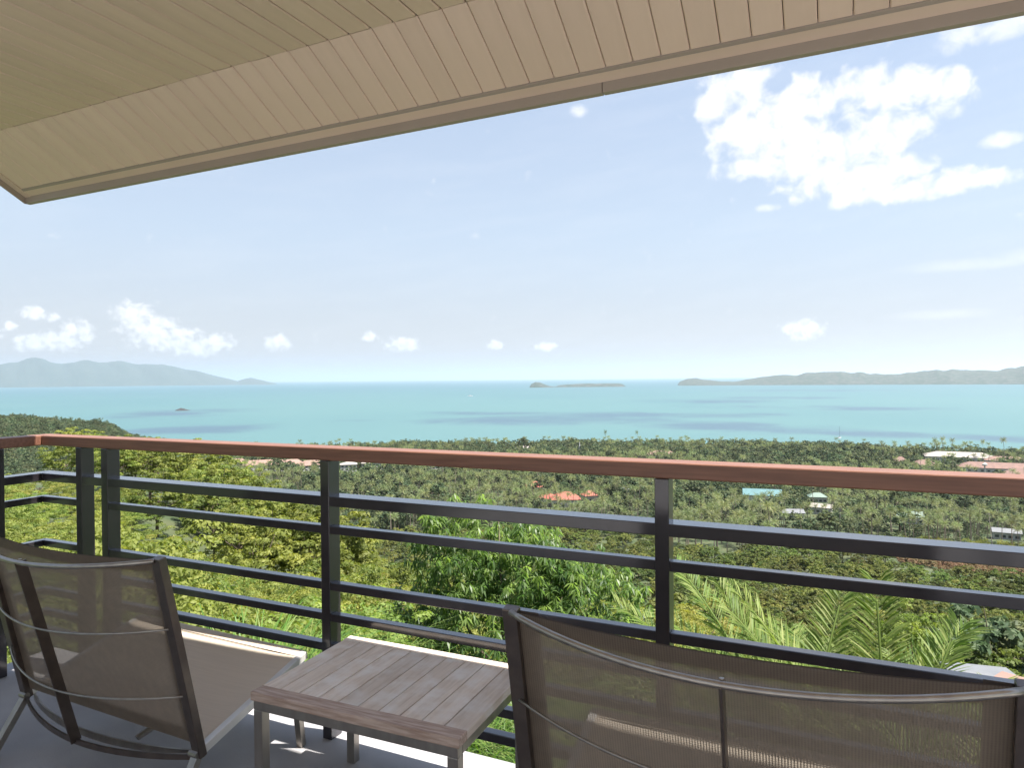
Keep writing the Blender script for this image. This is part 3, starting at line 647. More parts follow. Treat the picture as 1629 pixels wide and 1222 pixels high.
lm_mango = leaf_mat('mango_leaves', [(.062, .115, .036), (.110, .175, .050), (.20, .28, .075)], rough=.42, transl=.55, rand=.05, hue=.0, gloss=.45)
lm_date = leaf_mat('date_palm_leaves', [(.075, .13, .028), (.145, .205, .048), (.25, .285, .10)], gloss=.2, rough=.55, transl=.35, rand=.1, hue=.01)
lm_grass = leaf_mat('grass_blades', [(.05, .11, .015), (.12, .20, .03), (.26, .29, .10)], rough=.45, transl=.4, rand=.15, hue=.02)
lm_rust = leaf_mat('dry_reddish_scrub', [(.12, .07, .035), (.20, .12, .06), (.14, .13, .05)], rough=.7, transl=.2, rand=.2, hue=.02)

def unit(v): return v / np.maximum(np.linalg.norm(v, axis=-1, keepdims=True), 1e-6)
def leaf_quads(P, T, Nn, L, Wd, fold=0.0):
    """rhombic leaves: centre P, long axis T, face normal Nn"""
    B = unit(np.cross(Nn, T)); L = np.asarray(L).reshape(-1, 1); Wd = np.asarray(Wd).reshape(-1, 1)
    v = np.stack([P - T * L * .5, P + B * Wd * .5 - T * L * .05, P + T * L * .5, P - B * Wd * .5 - T * L * .05], 1)
    V = v.reshape(-1, 3); F = np.arange(len(V)).reshape(-1, 4); return V, F
def crown_arrays(seed, R, zc, nclump, per, ls, up=.5, flat=.6, spread=.30, asp=.55, lobes=.22, low=-.55):
    r = np.random.default_rng(seed)
    d = unit(r.normal(size=(nclump * 3, 3))); d = d[d[:, 2] > low][:nclump]
    ph = r.uniform(0, 6.28, 4)
    lob = 1 + lobes * (np.sin(3 * np.arctan2(d[:, 1], d[:, 0]) + ph[0]) * .5 + np.sin(5 * d[:, 2] + ph[1] + 2 * d[:, 0]) * .5 + r.normal(0, .35, len(d)))
    rad = r.uniform(.55, 1.0, len(d)) ** .6
    C = d * np.array(R) * (lob * rad)[:, None] + np.array([0, 0, zc])
    cr = spread * min(R) * r.uniform(.6, 1.25, len(C))
    k = per; dd = unit(r.normal(size=(len(C), k, 3))); dd[..., 2] = np.abs(dd[..., 2]) * .8 - .15
    P = C[:, None, :] + dd * (cr[:, None, None] * r.uniform(.55, 1.0, (len(C), k, 1))) * np.array([1, 1, flat])
    P = P.reshape(-1, 3); n0 = unit(dd.reshape(-1, 3) + np.array([0, 0, up]) + r.normal(0, .45, P.shape))
    T = unit(np.cross(n0, r.normal(size=P.shape)))
    L = ls * r.uniform(.7, 1.35, len(P)); V, F = leaf_quads(P, T, n0, L, L * asp)
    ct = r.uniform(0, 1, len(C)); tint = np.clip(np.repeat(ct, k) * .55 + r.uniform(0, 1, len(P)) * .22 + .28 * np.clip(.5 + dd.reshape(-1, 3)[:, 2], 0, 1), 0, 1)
    return V, F, tint, C
def crown_mesh(name, mat, *a, **k):
    V, F, t, C = crown_arrays(*a, **k); return np_mesh(name, V, F, [mat], tint=t), C
def trunk_mb(h, r0, r1, C=None, nb=6, lean=.06, seed=0):
    r = random.Random(seed); mb = MB(); lx, ly = r.uniform(-lean, lean) * h, r.uniform(-lean, lean) * h
    pts = [(lx * t * t, ly * t * t, h * t - .25 * (t == 0)) for t in (0, .25, .5, .75, 1)]
    mb.tube(pts, [r0 + (r1 - r0) * t for t in (0, .25, .5, .75, 1)], 7)
    if C is not None:
        for c in C[:: max(1, len(C) // nb)][:nb]:
            a = Vector(pts[2]).lerp(Vector(pts[4]), r.random()); b = Vector(c); mid = a.lerp(b, .5) + Vector((0, 0, -.05 * h))
            mb.tube([a, mid, b], [r1 * .8, r1 * .45, r1 * .15], 5)
    return mb
def join_meshes(name, parts):
    """parts: (V, F quads, tint, material index)"""
    Vs, Fs, ts, ms, off = [], [], [], [], 0
    for V, F, t, mi in parts:
        Vs.append(V); Fs.append(F + off); off += len(V); ts.append(t); ms.append(np.full(len(F), mi))
    return np.concatenate(Vs), np.concatenate(Fs), np.concatenate(ts), np.concatenate(ms)
def quads_of(mb):
    F = [f for f in mb.f if len(f) == 4]; return np.array(mb.v), np.array(F), np.full(len(F), .5)

def palm_parts(seed, h=11.0, nf=20, fl_=3.6, nl=15):
    """coconut palm: slender curved trunk, drooping feathered fronds"""
    r = np.random.default_rng(seed); lean = r.uniform(-1, 1, 2) * h * .09
    t = np.linspace(0, 1, 7); mb = MB()
    mb.tube([(lean[0] * u * u, lean[1] * u * u, h * u - (.3 if u == 0 else 0)) for u in t], [.20 - .09 * u for u in t], 6)
    top = np.array([lean[0], lean[1], h]); Vs, Fs, ts, off = [], [], [], 0
    for i in range(nf):
        a = i * 2.399 + r.uniform(-.2, .2); e0 = 1.25 - 1.75 * (i / nf) + r.uniform(-.12, .12); L = fl_ * r.uniform(.85, 1.1)
        u = np.linspace(0, 1, nl); ang = e0 - (1.15 + .3 * r.random()) * u ** 1.3
        ds = L / (nl - 1); rx = np.concatenate([[0], np.cumsum(np.cos(ang[:-1]) * ds)]); rz = np.concatenate([[0], np.cumsum(np.sin(ang[:-1]) * ds)])
        dirh = np.array([math.cos(a), math.sin(a), 0]); side = np.array([-math.sin(a), math.cos(a), 0])
        sp = top + dirh * rx[:, None] + np.array([0, 0, 1]) * rz[:, None]
        w = .85 * np.sin(np.clip(u * 1.05 + .12, 0, 1) * PI) ** .6 * fl_ / 3.6
        for s in (-1, 1):
            for j in range(nl - 1):
                if j < 1: continue
                tip = sp[j] + side * s * w[j] * .8 + dirh * w[j] * .45 + np.array([0, 0, -w[j] * r.uniform(.35, .75)])
                b0 = sp[j]; b1 = sp[j] * .45 + sp[min(j + 1, nl - 1)] * .55
                Vs += [b0, b1, tip + (b1 - b0) * .12, tip]; Fs.append((off, off + 1, off + 2, off + 3)); off += 4; ts.append(np.clip(r.uniform(0, .7) + (.3 if i > nf * .75 else 0), 0, 1))
    return np.array(Vs), np.array(Fs), np.array(ts), mb
def in_view(x, y, m=.06):
    a = np.arctan2(x, y); return (a > az_of(0) - m) & (a < az_of(1629) + m)

HF = az_of(0) - .05, az_of(1629) + .05
def scatter(d0, d1, step, a0, a1, jit=.45, seed=1):
    """jittered rings of plants between two distances and two bearings; step grows with distance if it is a function"""
    r = np.random.default_rng(seed); out = []; d = d0
    while d < d1:
        s = step(d) if callable(step) else step
        nA = max(1, int((a1 - a0) * d / s)); k = np.arange(nA) + r.uniform(-jit, jit, nA) + .5 * (len(out) % 2)
        aa_ = a0 + (k + .5) / nA * (a1 - a0); dd_ = d + r.uniform(-jit, jit, nA) * s
        out.append(np.stack([np.sin(aa_) * dd_, np.cos(aa_) * dd_], -1)); d += s * .9
    return np.concatenate(out)
# open patches: buildings, road, bare soil - (photo column, distance, half width m, reach toward the camera m, depth behind m)
CLEAR = []
def clear(x, d, hw, front=25, back=8): CLEAR.append((az_of(x), d, hw, front, back))
def keep(P):
    ok = np.ones(len(P), bool); a = np.arctan2(P[:, 0], P[:, 1]); d = np.hypot(P[:, 0], P[:, 1])
    for (a0, d0, hw, fr_, bk_) in CLEAR:
        ok &= ~((np.abs((a - a0) * d) < hw) & (d > d0 - fr_) & (d < d0 + bk_))
    return ok
BAYS = [(-99, -3.316, 'past the left corner of the railing', 0), (-3.316, -3.05, 'corner bay', 0), (-3.05, -2.87, 'slot between the double posts', 0), (-2.87, -1.66, 'left bay', 1), (-1.66, -.44, 'middle bay', 1), (-.44, 3, 'right bay', 1)]
LEVS = [(.36, 'low behind the bottom bars'), (.443, 'below the fourth bar'), (.552, 'below the third bar'), (.62, 'just above the third bar'), (.69, 'mid height below the second bar'), (.76, 'right below the second bar'), (.864, 'just below the wide bar'), (.94, 'just above the wide bar'), (1.03, 'right under the top rail'), (1.085, 'barely above the top rail'), (9, 'above the top rail')]
def where(x, y, z):
    k = 1.945 / max(y, .5); X = x * k; Zr = EYE + (z - EYE) * k
    lev = next(t for (m, t) in LEVS if Zr < m)
    for (a, b, t, div) in BAYS:
        if X < b or b == 3:
            if not div: return lev + ', ' + t
            f = (X - a) / (min(b, .42) - a); part = ('far left', 'left part', 'middle', 'right part', 'far right')[max(0, min(4, int(f * 5)))]
            return lev + ', ' + part + ' of ' + t
def place(proto, P, name, label, cat, group, smin, smax, seed, dz=0.0, flat=(.9, 1.12), mid=1.0):
    """every plant its own object; proto is a mesh or an (Empty-less) list of (part name, mesh)"""
    r = random.Random(seed); out = []
    Z = terrain(P[:, 0], P[:, 1])
    for i, (x, y) in enumerate(P):
        pr = proto[i % len(proto)]; s = r.uniform(smin, smax); sz = s * r.uniform(*flat)
        if isinstance(pr, list):
            e = empty(name, (x, y, Z[i] + dz), r.uniform(0, 6.28)); e.scale = (s, s, sz)
            for nm, me in pr: link(nm, me, e)
        else:
            e = link(name, pr); e.location = (x, y, Z[i] + dz); e.rotation_euler = (0, 0, r.uniform(0, 6.28)); e.scale = (s, s, sz)
        q_ = (s - smin) / (smax - smin); tag(e, ('small ' if q_ < .33 else 'medium ' if q_ < .67 else 'large ') + label + ' ' + where(x, y, Z[i] + dz + mid * s), cat, group); out.append(e)
    return out
def grove(name, label, protos, P, smin, smax, seed, dz=0.0):
    """the rest of a kind, as one object: plants set on points by geometry nodes"""
    r = np.random.default_rng(seed); me = bpy.data.meshes.new(name); Z = terrain(P[:, 0], P[:, 1]) + dz
    V = np.column_stack([P, Z]).astype(np.float32); me.vertices.add(len(V)); me.vertices.foreach_set('co', V.ravel())
    for nm, val in (('turn', r.uniform(0, 6.28, len(V))), ('size', r.uniform(smin, smax, len(V)))):
        a = me.attributes.new(nm, 'FLOAT', 'POINT'); a.data.foreach_set('value', val.astype(np.float32))
    a = me.attributes.new('kindof', 'INT', 'POINT'); a.data.foreach_set('value', r.integers(0, len(protos), len(V)).astype(np.int32))
    o = link(name, me); tag(o, label, None, None, 'stuff')
    if label: o['category'] = 'trees'
    ng = bpy.data.node_groups.new(name, 'GeometryNodeTree')
    ng.interface.new_socket('Geometry', in_out='INPUT', socket_type='NodeSocketGeometry'); ng.interface.new_socket('Geometry', in_out='OUTPUT', socket_type='NodeSocketGeometry')
    n, l = ng.nodes, ng.links; gi = n.new('NodeGroupInput'); go = n.new('NodeGroupOutput')
    def attr(nm, typ='FLOAT'):
        k = n.new('GeometryNodeInputNamedAttribute'); k.data_type = typ; k.inputs['Name'].default_value = nm; return k.outputs['Attribute']
    jn = n.new('GeometryNodeJoinGeometry')
    cx = n.new('ShaderNodeCombineXYZ'); l.new(attr('turn'), cx.inputs[2]); sz = attr('size'); kd = attr('kindof', 'INT')
    for i, pm in enumerate(protos):
        src = PROTO_OBJ[pm.name]
        oi = n.new('GeometryNodeObjectInfo'); oi.inputs['Object'].default_value = src; oi.transform_space = 'ORIGINAL'; oi.inputs['As Instance'].default_value = True
        cmp_ = n.new('FunctionNodeCompare'); cmp_.data_type = 'INT'; cmp_.operation = 'EQUAL'
        ia = [s for s in cmp_.inputs if s.type == 'INT']; l.new(kd, ia[0]); ia[1].default_value = i
        ip = n.new('GeometryNodeInstanceOnPoints'); l.new(gi.outputs[0], ip.inputs['Points']); l.new(cmp_.outputs[0], ip.inputs['Selection'])
        l.new(oi.outputs['Geometry'], ip.inputs['Instance']); l.new(cx.outputs[0], ip.inputs['Rotation']); l.new(sz, ip.inputs['Scale']); l.new(ip.outputs[0], jn.inputs[0])
    l.new(jn.outputs[0], go.inputs[0]); md = o.modifiers.new('planting', 'NODES'); md.node_group = ng
    return o
PROTO_OBJ = {}

# ---- plant meshes
shrubs, shrubs_y = [], []
for i, (R, lt) in enumerate([((1.5, 1.4, 1.15), .6), ((1.2, 1.35, 1.3), .7), ((1.7, 1.5, 1.0), .5)]):
    me, C = crown_mesh('leaves', lm_shrub, 20 + i, R, .85, 115, 100, .068, spread=.23, low=-.25, lobes=.3); tw = trunk_mb(.8, .05, .03, C, 7, seed=i)
    o = tw.build('stems', m_bark); sm = o.data; bpy.data.objects.remove(o); shrubs.append([('leaves', me), ('stems', sm)])
    me, C = crown_mesh('leaves', lm_yellow, 30 + i, R, .85, 105, 95, .068, spread=.23, low=-.25, lobes=.35); shrubs_y.append([('leaves', me), ('stems', sm)])
rusty = []
for i, (R, lt) in enumerate([((1.5, 1.4, 1.0), 0), ((1.3, 1.4, .9), 0)]):
    me, C = crown_mesh('leaves', lm_rust, 36 + i, R, .8, 40, 22, .34, spread=.28, low=-.2, lobes=.35); rusty.append([('leaves', me), ('stems', sm)])
trees_near, trees_mid, trees_far, trees_dark, mid_parts, farp = [], [], [], [], [], []
for i in range(3):
    me, C = crown_mesh('crown', lm_spur, 40 + i, (2.9, 2.7, 2.3), 4.6, 100, 60, .24, spread=.25, lobes=.30)
    o = trunk_mb(4.2, .20, .10, C, 9, seed=i).build('trunk', m_bark); tmesh = o.data; bpy.data.objects.remove(o); trees_near.append([('crown', me), ('trunk', tmesh)])
for i in range(3):
    V, F, t, C = crown_arrays(50 + i, (3.4, 3.2, 2.4), 4.4, 60, 34, .55, spread=.26, lobes=.32)
    v2, f2, t2 = quads_of(trunk_mb(3.8, .22, .11, C, 5, seed=i)); A = join_meshes('t', [(V, F, t, 0), (v2, f2, t2, 1)])
    trees_dark.append([('crown', np_mesh('crown', V, F, [lm_far], tint=t)), ('trunk', tmesh)])
    mid_parts.append([('crown', np_mesh('crown', V, F, [lm_tree], tint=t)), ('trunk', np_mesh('trunk', v2, f2, [m_bark]))])
    trees_mid.append(np_mesh('broadleaf_tree_mesh', A[0], A[1], [lm_tree, m_bark], A[3], A[2]))
for i in range(3):
    V, F, t, C = crown_arrays(60 + i, (4.4, 4.2, 3.2), 5.6, 44, 16, 1.0, spread=.27, lobes=.35)
    v2, f2, t2 = quads_of(trunk_mb(4.5, .3, .15, None, 0, seed=i)); A = join_meshes('t', [(V, F, t, 0), (v2, f2, t2, 1)])
    farp.append([('crown', np_mesh('crown', V, F, [lm_far], tint=t)), ('trunk', np_mesh('trunk', v2, f2, [m_bark]))])
    trees_far.append(np_mesh('grove_tree_mesh', A[0], A[1], [lm_far, m_bark], A[3], A[2]))
palms_parts, palms = [], []
for i, h in enumerate((9.5, 11.5, 13.5)):
    Vf, Ff, tf, mb = palm_parts(70 + i, h); v2, f2, t2 = quads_of(mb); A = join_meshes('p', [(Vf, Ff, tf, 0), (v2, f2, t2, 1)])
    palms.append(np_mesh('coconut_palm_mesh', A[0], A[1], [lm_palm, m_palmbark], A[3], A[2]))
    palms_parts.append([('crown', np_mesh('crown', Vf, Ff, [lm_palm], tint=tf)), ('trunk', np_mesh('trunk', v2, f2, [m_palmbark]))])

# ---- buildings in the plain
m_terra = surf('terracotta_roof', (0.33, 0.095, 0.062), (0.24, 0.07, 0.048), rough=.75, scale=.6, detail=8)
m_brownroof = surf('faded_tile_roof', (0.20, 0.115, 0.09), (0.15, 0.09, 0.075), rough=.8, scale=.3, detail=8)
m_whiteroof = surf('white_metal_roof', (0.32, 0.285, 0.26), rough=.8, scale=.2)
m_teal = surf('teal_metal_roof', (0.08, 0.175, 0.185), (0.065, 0.145, 0.155), rough=.5, scale=.3)
m_greenroof = surf('pale_green_roof', (0.13, 0.19, 0.155), rough=.6, scale=.3)
m_greyroof = surf('grey_sheet_roof', (0.15, 0.155, 0.165), rough=.5, scale=.4)
m_pink = surf('pinkish_roof', (0.27, 0.165, 0.13), (0.22, 0.135, 0.11), rough=.8, scale=.3)
m_wwall = surf('white_painted_wall', (0.42, 0.41, 0.39), (0.36, 0.35, 0.33), rough=.8, scale=.5)
m_glass = surf('dark_window_glass', (0.03, 0.035, 0.045), rough=.15)
def house(px, dist, w, dp, hw, hr, roofm, label, turn=0.0, raise_=0.0, wins=4, storeys=1, hip=True, name='house', cl=True, front=30, cat='house'):
    x, y = spot(px, dist); z = tz(x, y) + raise_; a = -math.atan2(x, y) + turn
    e = empty(name, (x, y, z), a); tag(e, label, cat)
    MB().box(-w / 2, w / 2, -dp / 2, dp / 2, -3, hw).build('wall', m_wwall, e)
    ov = .7; i = min(dp, w) / 2 * (.98 if hip else .02)
    X0, X1, Y0, Y1 = -w / 2 - ov, w / 2 + ov, -dp / 2 - ov, dp / 2 + ov; rl = (w / 2 - i) if hip else w / 2 + ov
    mb = MB().add([(X0, Y0, hw + .01), (X1, Y0, hw + .01), (X1, Y1, hw + .01), (X0, Y1, hw + .01), (X0, Y0, hw + .25), (X1, Y0, hw + .25), (X1, Y1, hw + .25), (X0, Y1, hw + .25), (-rl, 0, hw + hr), (rl, 0, hw + hr)],
                  [(3, 2, 1, 0), (0, 1, 5, 4), (1, 2, 6, 5), (2, 3, 7, 6), (3, 0, 4, 7), (4, 5, 9, 8), (6, 7, 8, 9), (5, 6, 9), (7, 4, 8)])
    mb.build('roof', roofm, e)
    for s in range(storeys):
        for k in range(wins):
            cx_ = -w / 2 + w * (k + .5) / wins; z0 = .9 + s * 2.9; ww = min(1.1, w / wins * .32)
            if z0 + 1.4 < hw: MB().box(cx_ - ww, cx_ + ww, -dp / 2 - .06, -dp / 2 - .003, z0, z0 + 1.4).build('window', m_glass, e)
    if cl: clear(px, dist, w / 2 + 3, front, dp / 2 + 4)
    return e
house(848, 560, 13, 10, 5, 4.5, m_terra, 'house with orange hip roof among palms, furthest left of the orange roofs', .2, front=24)
house(868, 500, 12, 10, 5, 4.5, m_terra, 'house with small orange hip roof just left of the largest orange roof', -.3, front=22)
house(898, 490, 20, 12, 5.5, 5, m_terra, 'house with the largest bright orange hip roof in the palm grove', .1, front=26)
house(937, 520, 11, 9, 4.5, 3.6, m_terra, 'dull orange roof half hidden by palms right of the bright ones', .4, front=12)
house(1211, 540, 26, 14, 6, 4, m_teal, 'large building with teal metal roof in the palm grove', .05, hip=False, cat='building', front=34)
house(1258, 470, 13, 8, 4, 2.2, m_greyroof, 'small house with pale grey roof below the teal roofed building', .3, hip=False, front=22)
house(1306, 500, 12, 8, 4, 2.2, m_whiteroof, 'small white roofed house right of the pale grey one', -.2, hip=False, front=26)
house(1299, 560, 12, 8, 4, 3, m_greenroof, 'house with pale green roof behind the small white roofed house', .2, front=40)
house(1445, 490, 14, 8, 4.2, 3, m_greenroof, 'pale green roofed shed in the grove near the right pole', .2, hip=False, front=16)
house(1600, 455, 12, 7, 3.5, 2, m_greyroof, 'low grey roofed shed by the dirt road at far right', .1, hip=False, front=30)
house(1525, 905, 66, 24, 7.5, 5, m_whiteroof, 'long white roofed hall by the shore at right', .12, hip=True, wins=14, storeys=2, cat='building', front=60)
house(1600, 900, 40, 18, 6, 4, m_brownroof, 'low brown roofed block on the shore right of the white hall', .2, wins=8, cat='building', front=40)
house(1585, 800, 62, 18, 7, 5, m_brownroof, 'long resort wing with faded brown roof in front of the white hall', .18, wins=12, storeys=2, hip=True, cat='building', front=70)
house(1640, 770, 40, 18, 7, 5, m_brownroof, 'resort wing with faded brown roof at the right edge', -.1, wins=8, storeys=2, cat='building', front=50)
house(1470, 830, 24, 16, 5, 5.5, m_brownroof, 'brown hip roofed pavilion left of the resort wings', .3, cat='building', front=40)
house(1432, 850, 14, 12, 5, 5, m_brownroof, 'small brown roofed pavilion at the left end of the resort', .1, cat='building', front=30)
house(1050, 850, 36, 14, 5, 5, m_brownroof, 'brown roofed building in the trees behind the railing post, near the shore', .1, cat='building', front=40)
house(832, 930, 26, 12, 4, 3.5, m_whiteroof, 'pale roofed bungalow on the shore below the big round tree', .1, cat='building', front=60)
for i, (px_, d_, w_, rm_, lb) in enumerate([
    (372, 800, 26, m_pink, 'pinkish roofed house leftmost of the row behind the wooded ridge'),
    (412, 770, 34, m_pink, 'wide pinkish roofed house second in the row behind the ridge'),
    (458, 765, 30, m_pink, 'pinkish roofed house third in the row behind the ridge'),
    (494, 750, 26, m_pink, 'pinkish roofed house last in the row before the railing post')]):
    house(px_, d_, w_, 12, 6, 5, rm_, lb, .1 * (i - 1), storeys=2, wins=6, front=28)
house(553, 720, 16, 12, 9, 2.5, m_whiteroof, 'white three storey block just right of the second railing post', 0, storeys=3, wins=4, cat='building', front=70)
house(590, 745, 22, 12, 6.5, 2.5, m_whiteroof, 'white low block in the palms right of the three storey one', .1, storeys=2, wins=6, cat='building', front=45)
house(622, 760, 18, 12, 6, 3, m_pink, 'pink roofed house in the palms under the top rail', .1, storeys=2, front=50)
house(700, 730, 22, 10, 5, 2.5, m_whiteroof, 'pale roofed house in the palms under the top rail above the mango tree', .1, front=45)
house(892, 690, 30, 10, 5, 2.5, m_greyroof, 'pale grey roofed row of sheds in the palms above the orange roofs', .05, hip=False, front=45)
house(985, 680, 34, 10, 5, 2.5, m_greyroof, 'long pale grey roof in the grove left of the third railing post', .1, hip=False, front=40)
house(1030, 670, 16, 9, 5, 2.5, m_whiteroof, 'white roofed house beside the third railing post', .2, front=40)
house(998, 560, 9, 7, 4, 2.2, m_greyroof, 'tiny pale roofed hut between the palms left of the third railing post', .2, front=22)
# poles, tower
def pole(px, d, h, label, lean=0.0, r=.2, name='utility_pole', arm=True):
    x, y = spot(px, d); z = tz(x, y); e = empty(name, (x, y, z), -math.atan2(x, y)); tag(e, label, 'pole')
    MB().tube([(0, 0, -.5), (lean * h, 0, h)], [r, r * .7], 7).build('mast', m_whiteroof, e)
    if arm: MB().box(lean * h - .9, lean * h + .9, -.08, .08, h - .7, h - .5).build('crossarm', m_greyroof, e)
    clear(px, d, 2.5, 40, 3)
pole(1335, 425, 16, 'pale utility pole standing at the edge of the palm grove')
pole(1578, 415, 17, 'pale utility pole leaning slightly, beside the dirt road at right', -.09)
x, y = spot(1566, 740); e = empty('water_tower', (x, y, tz(x, y))); tag(e, 'slim white water tower with conical cap in front of the resort roofs', 'tower')
MB().tube([(0, 0, -1), (0, 0, 15)], .55, 10).build('shaft', m_wwall, e); MB().tube([(0, 0, 15), (0, 0, 16.2), (0, 0, 18)], [1.9, 2.1, .15], 12).build('tank', m_wwall, e); clear(1566, 740, 4, 60, 4)
x, y = spot(921, 860); e = empty('white_pagoda', (x, y, tz(x, y))); tag(e, 'thin white spire in the shore trees above the top rail', 'spire')
MB().tube([(0, 0, -1), (0, 0, 6), (0, 0, 11), (0, 0, 19)], [2.2, 1.8, 1.0, .12], 10).build('spire', m_wwall, e); MB().box(-3, 3, -3, 3, -1, 2.5).build('base', m_wwall, e); clear(921, 860, 3, 40, 4)

# dirt road and bare red soil at the foot of the slope
def ribbon(name, pts, w, mat, dz):
    V, F = [], []
    P = [Vector((*spot(a, d), 0)) for a, d in pts]; Q = []
    for i in range(len(P) - 1):
        for t in np.linspace(0, 1, 8, endpoint=False): Q.append(P[i].lerp(P[i + 1], t))
    Q.append(P[-1])
    for i, p in enumerate(Q):
        t = (Q[min(i + 1, len(Q) - 1)] - Q[max(i - 1, 0)]).normalized(); s = Vector((-t.y, t.x, 0)) * w / 2
        for q in (p - s, p, p + s): V.append((q.x, q.y, tz(q.x, q.y) + dz))
    for i in range(len(Q) - 1):
        for k in range(2): F.append((i * 3 + k, i * 3 + k + 1, i * 3 + k + 4, i * 3 + k + 3))
    o = link(name, np_mesh(name, V, F, [mat])); tag(o, kind='structure'); return o
m_road = surf('dusty_road', (0.50, 0.38, 0.30), (0.42, 0.31, 0.24), rough=.95, scale=.3)
m_red = surf('red_soil', (0.30, 0.13, 0.08), (0.22, 0.13, 0.08), rough=1, scale=.12, detail=8)
ribbon('dirt_road', [(1290, 398), (1370, 402), (1450, 404), (1540, 402), (1629, 400), (1760, 396)], 7, m_road, .55)
ribbon('bare_soil', [(1480, 372), (1560, 368), (1629, 366), (1780, 362)], 42, m_red, .35)
for px_ in range(1300, 1760, 14): clear(px_, 400, 5, 9, 4)
for px_ in range(1460, 1770, 14): clear(px_, 374, 8, 60, 22)
for px_ in range(1070, 1235, 14): clear(px_, 365, 5, 26, 24)
# footpath house at the near right
house(1560, 62, 3.2, 3, 2.6, .5, m_greyroof, 'small concrete hut with flat grey roof just beyond the date palms at right', .3, hip=False, wins=1, front=22, raise_=1.3)
house(1650, 48, 3.6, 3, 1.6, 1.0, m_pink, 'pale pink roof corner below the railing at the right edge', -.3, hip=True, wins=0, front=20, raise_=1.4)

# ---- planting
a0, a1 = HF
P = scatter(8.2, 30, lambda d: 1.55 + d * .035, a0, az_of(640), seed=11)
P = np.concatenate([P, scatter(30, 62, 3.0, a0, az_of(215), seed=12)])
aP = np.arctan2(P[:, 0], P[:, 1]); P = P[~((aP > az_of(520)) & (np.hypot(P[:, 0], P[:, 1]) < 17))]
sel = rng.random(len(P)) < .30
P1, P2 = P[~sel], P[sel]
place(shrubs, P1[:290], 'leafy_shrub', 'green shrub', 'shrub', 'green shrubs on the near slope', .75, 1.25, 1, -.15)
place(shrubs_y, P2[:200], 'yellowish_shrub', 'yellowish shrub', 'shrub', 'yellowish shrubs on the near slope', .7, 1.15, 2, -.15)
# wooded spur between the scrub and the plain
P = np.concatenate([scatter(34, 95, lambda d: 3.6 + d * .012, az_of(215), az_of(470), seed=21), scatter(36, 70, 4.4, az_of(430), az_of(590), seed=22), scatter(70, 96, 4.6, az_of(75), az_of(230), seed=27)])
place(trees_near, P[:290], 'spur_tree', 'olive spur tree', 'tree', 'trees on the wooded spur', .62, 1.0, 3, -.6, mid=4.5)
P = np.concatenate([scatter(17, 58, lambda d: 1.7 + d * .03, az_of(535), az_of(1120), seed=23)])
P = P[(np.hypot(P[:, 0], P[:, 1]) > 19) | (np.arctan2(P[:, 0], P[:, 1]) < az_of(620)) | (np.arctan2(P[:, 0], P[:, 1]) > az_of(960))]
place(shrubs_y, P[:240], 'slope_shrub', 'yellow slope shrub', 'shrub', 'yellowish shrubs behind the mango tree', .9, 1.5, 4, -.1)
P = scatter(62, 400, lambda d: 5.2 + d * .007, az_of(560), a1, seed=24); P = P[keep(P)]
P = P[np.argsort(np.hypot(P[:, 0], P[:, 1]))]
near = P[:280]; rest = P[280:]
place(mid_parts, near[:-3], 'slope_tree', 'broadleaf tree', 'tree', 'broadleaf trees on the lower slope', .55, 1.25, 5, -.5, mid=4.5)
L_ = place(trees_mid, near[-3:], 'slope_tree', 'broadleaf tree', 'tree', 'broadleaf trees on the lower slope', .55, 1.25, 5, -.5, mid=4.5)
for k in range(3): PROTO_OBJ[trees_mid[k].name] = L_[k]
grove('slope_wood', 'dense green wood covering the foot of the slope before the palm plain', trees_mid, rest, .5, 1.3, 6, -.6)
P = scatter(110, 560, lambda d: 6.0 + d * .005, a0, az_of(420), seed=25); P = P[keep(P)]
grove('valley_wood', 'wood in the valley behind the scrub at left', trees_mid, P, .7, 1.1, 7, -.8)
# palm plain
P = scatter(395, 1000, lambda d: 6.6 + d * .0022, az_of(215), a1 + .03, seed=31); P = P[keep(P)]
r_ = rng.random(len(P)); d_ = np.hypot(P[:, 0], P[:, 1]); a_ = np.arctan2(P[:, 0], P[:, 1])
fld = np.sin(P[:, 0] * .021 + 1.3 * np.sin(P[:, 1] * .013)) + np.sin(P[:, 1] * .027 + 2 + np.cos(P[:, 0] * .017)); fld2 = np.sin(P[:, 0] * .047 + .8) * np.sin(P[:, 1] * .039 + .3)
thin = rng.random(len(P)) < .80 + .2 * fld2; P = P[thin]; r_, d_, a_, fld = r_[thin], d_[thin], a_[thin], fld[thin]
pal = (r_ < np.where(d_ < 720, .62, .34) + .30 * fld); Pp = P[pal]; Pt = P[~pal]
Pp = Pp[np.argsort(np.hypot(Pp[:, 0], Pp[:, 1]))]; Pt = Pt[np.argsort(np.hypot(Pt[:, 0], Pt[:, 1]))]
L1 = place(palms_parts, Pp[:110], 'coconut_palm', 'coconut palm', 'palm tree', 'coconut palms at the near edge of the grove', .9, 1.4, 8, mid=10)
place(palms_parts, Pp[110:293], 'coconut_palm', 'distant coconut palm', 'palm tree', 'coconut palms in the grove', .8, 1.35, 9, mid=10)
L2 = place(palms, Pp[293:296], 'coconut_palm', 'distant coconut palm', 'palm tree', 'coconut palms in the grove', .8, 1.35, 9, mid=10)
for k in range(3): PROTO_OBJ[palms[k].name] = next(o for o in L2 if o.data == palms[k])
grove('palm_grove', 'wide grove of coconut palms covering the plain to the shore', palms, Pp[296:], .65, 1.35, 10)
place(farp, Pt[:287], 'grove_tree', 'dark grove tree', 'tree', 'round trees among the palms', .5, 1.3, 11, -.6, mid=5.5)
L3 = place(trees_far, Pt[287:290], 'grove_tree', 'dark grove tree', 'tree', 'round trees among the palms', .5, 1.3, 11, -.6, mid=5.5)
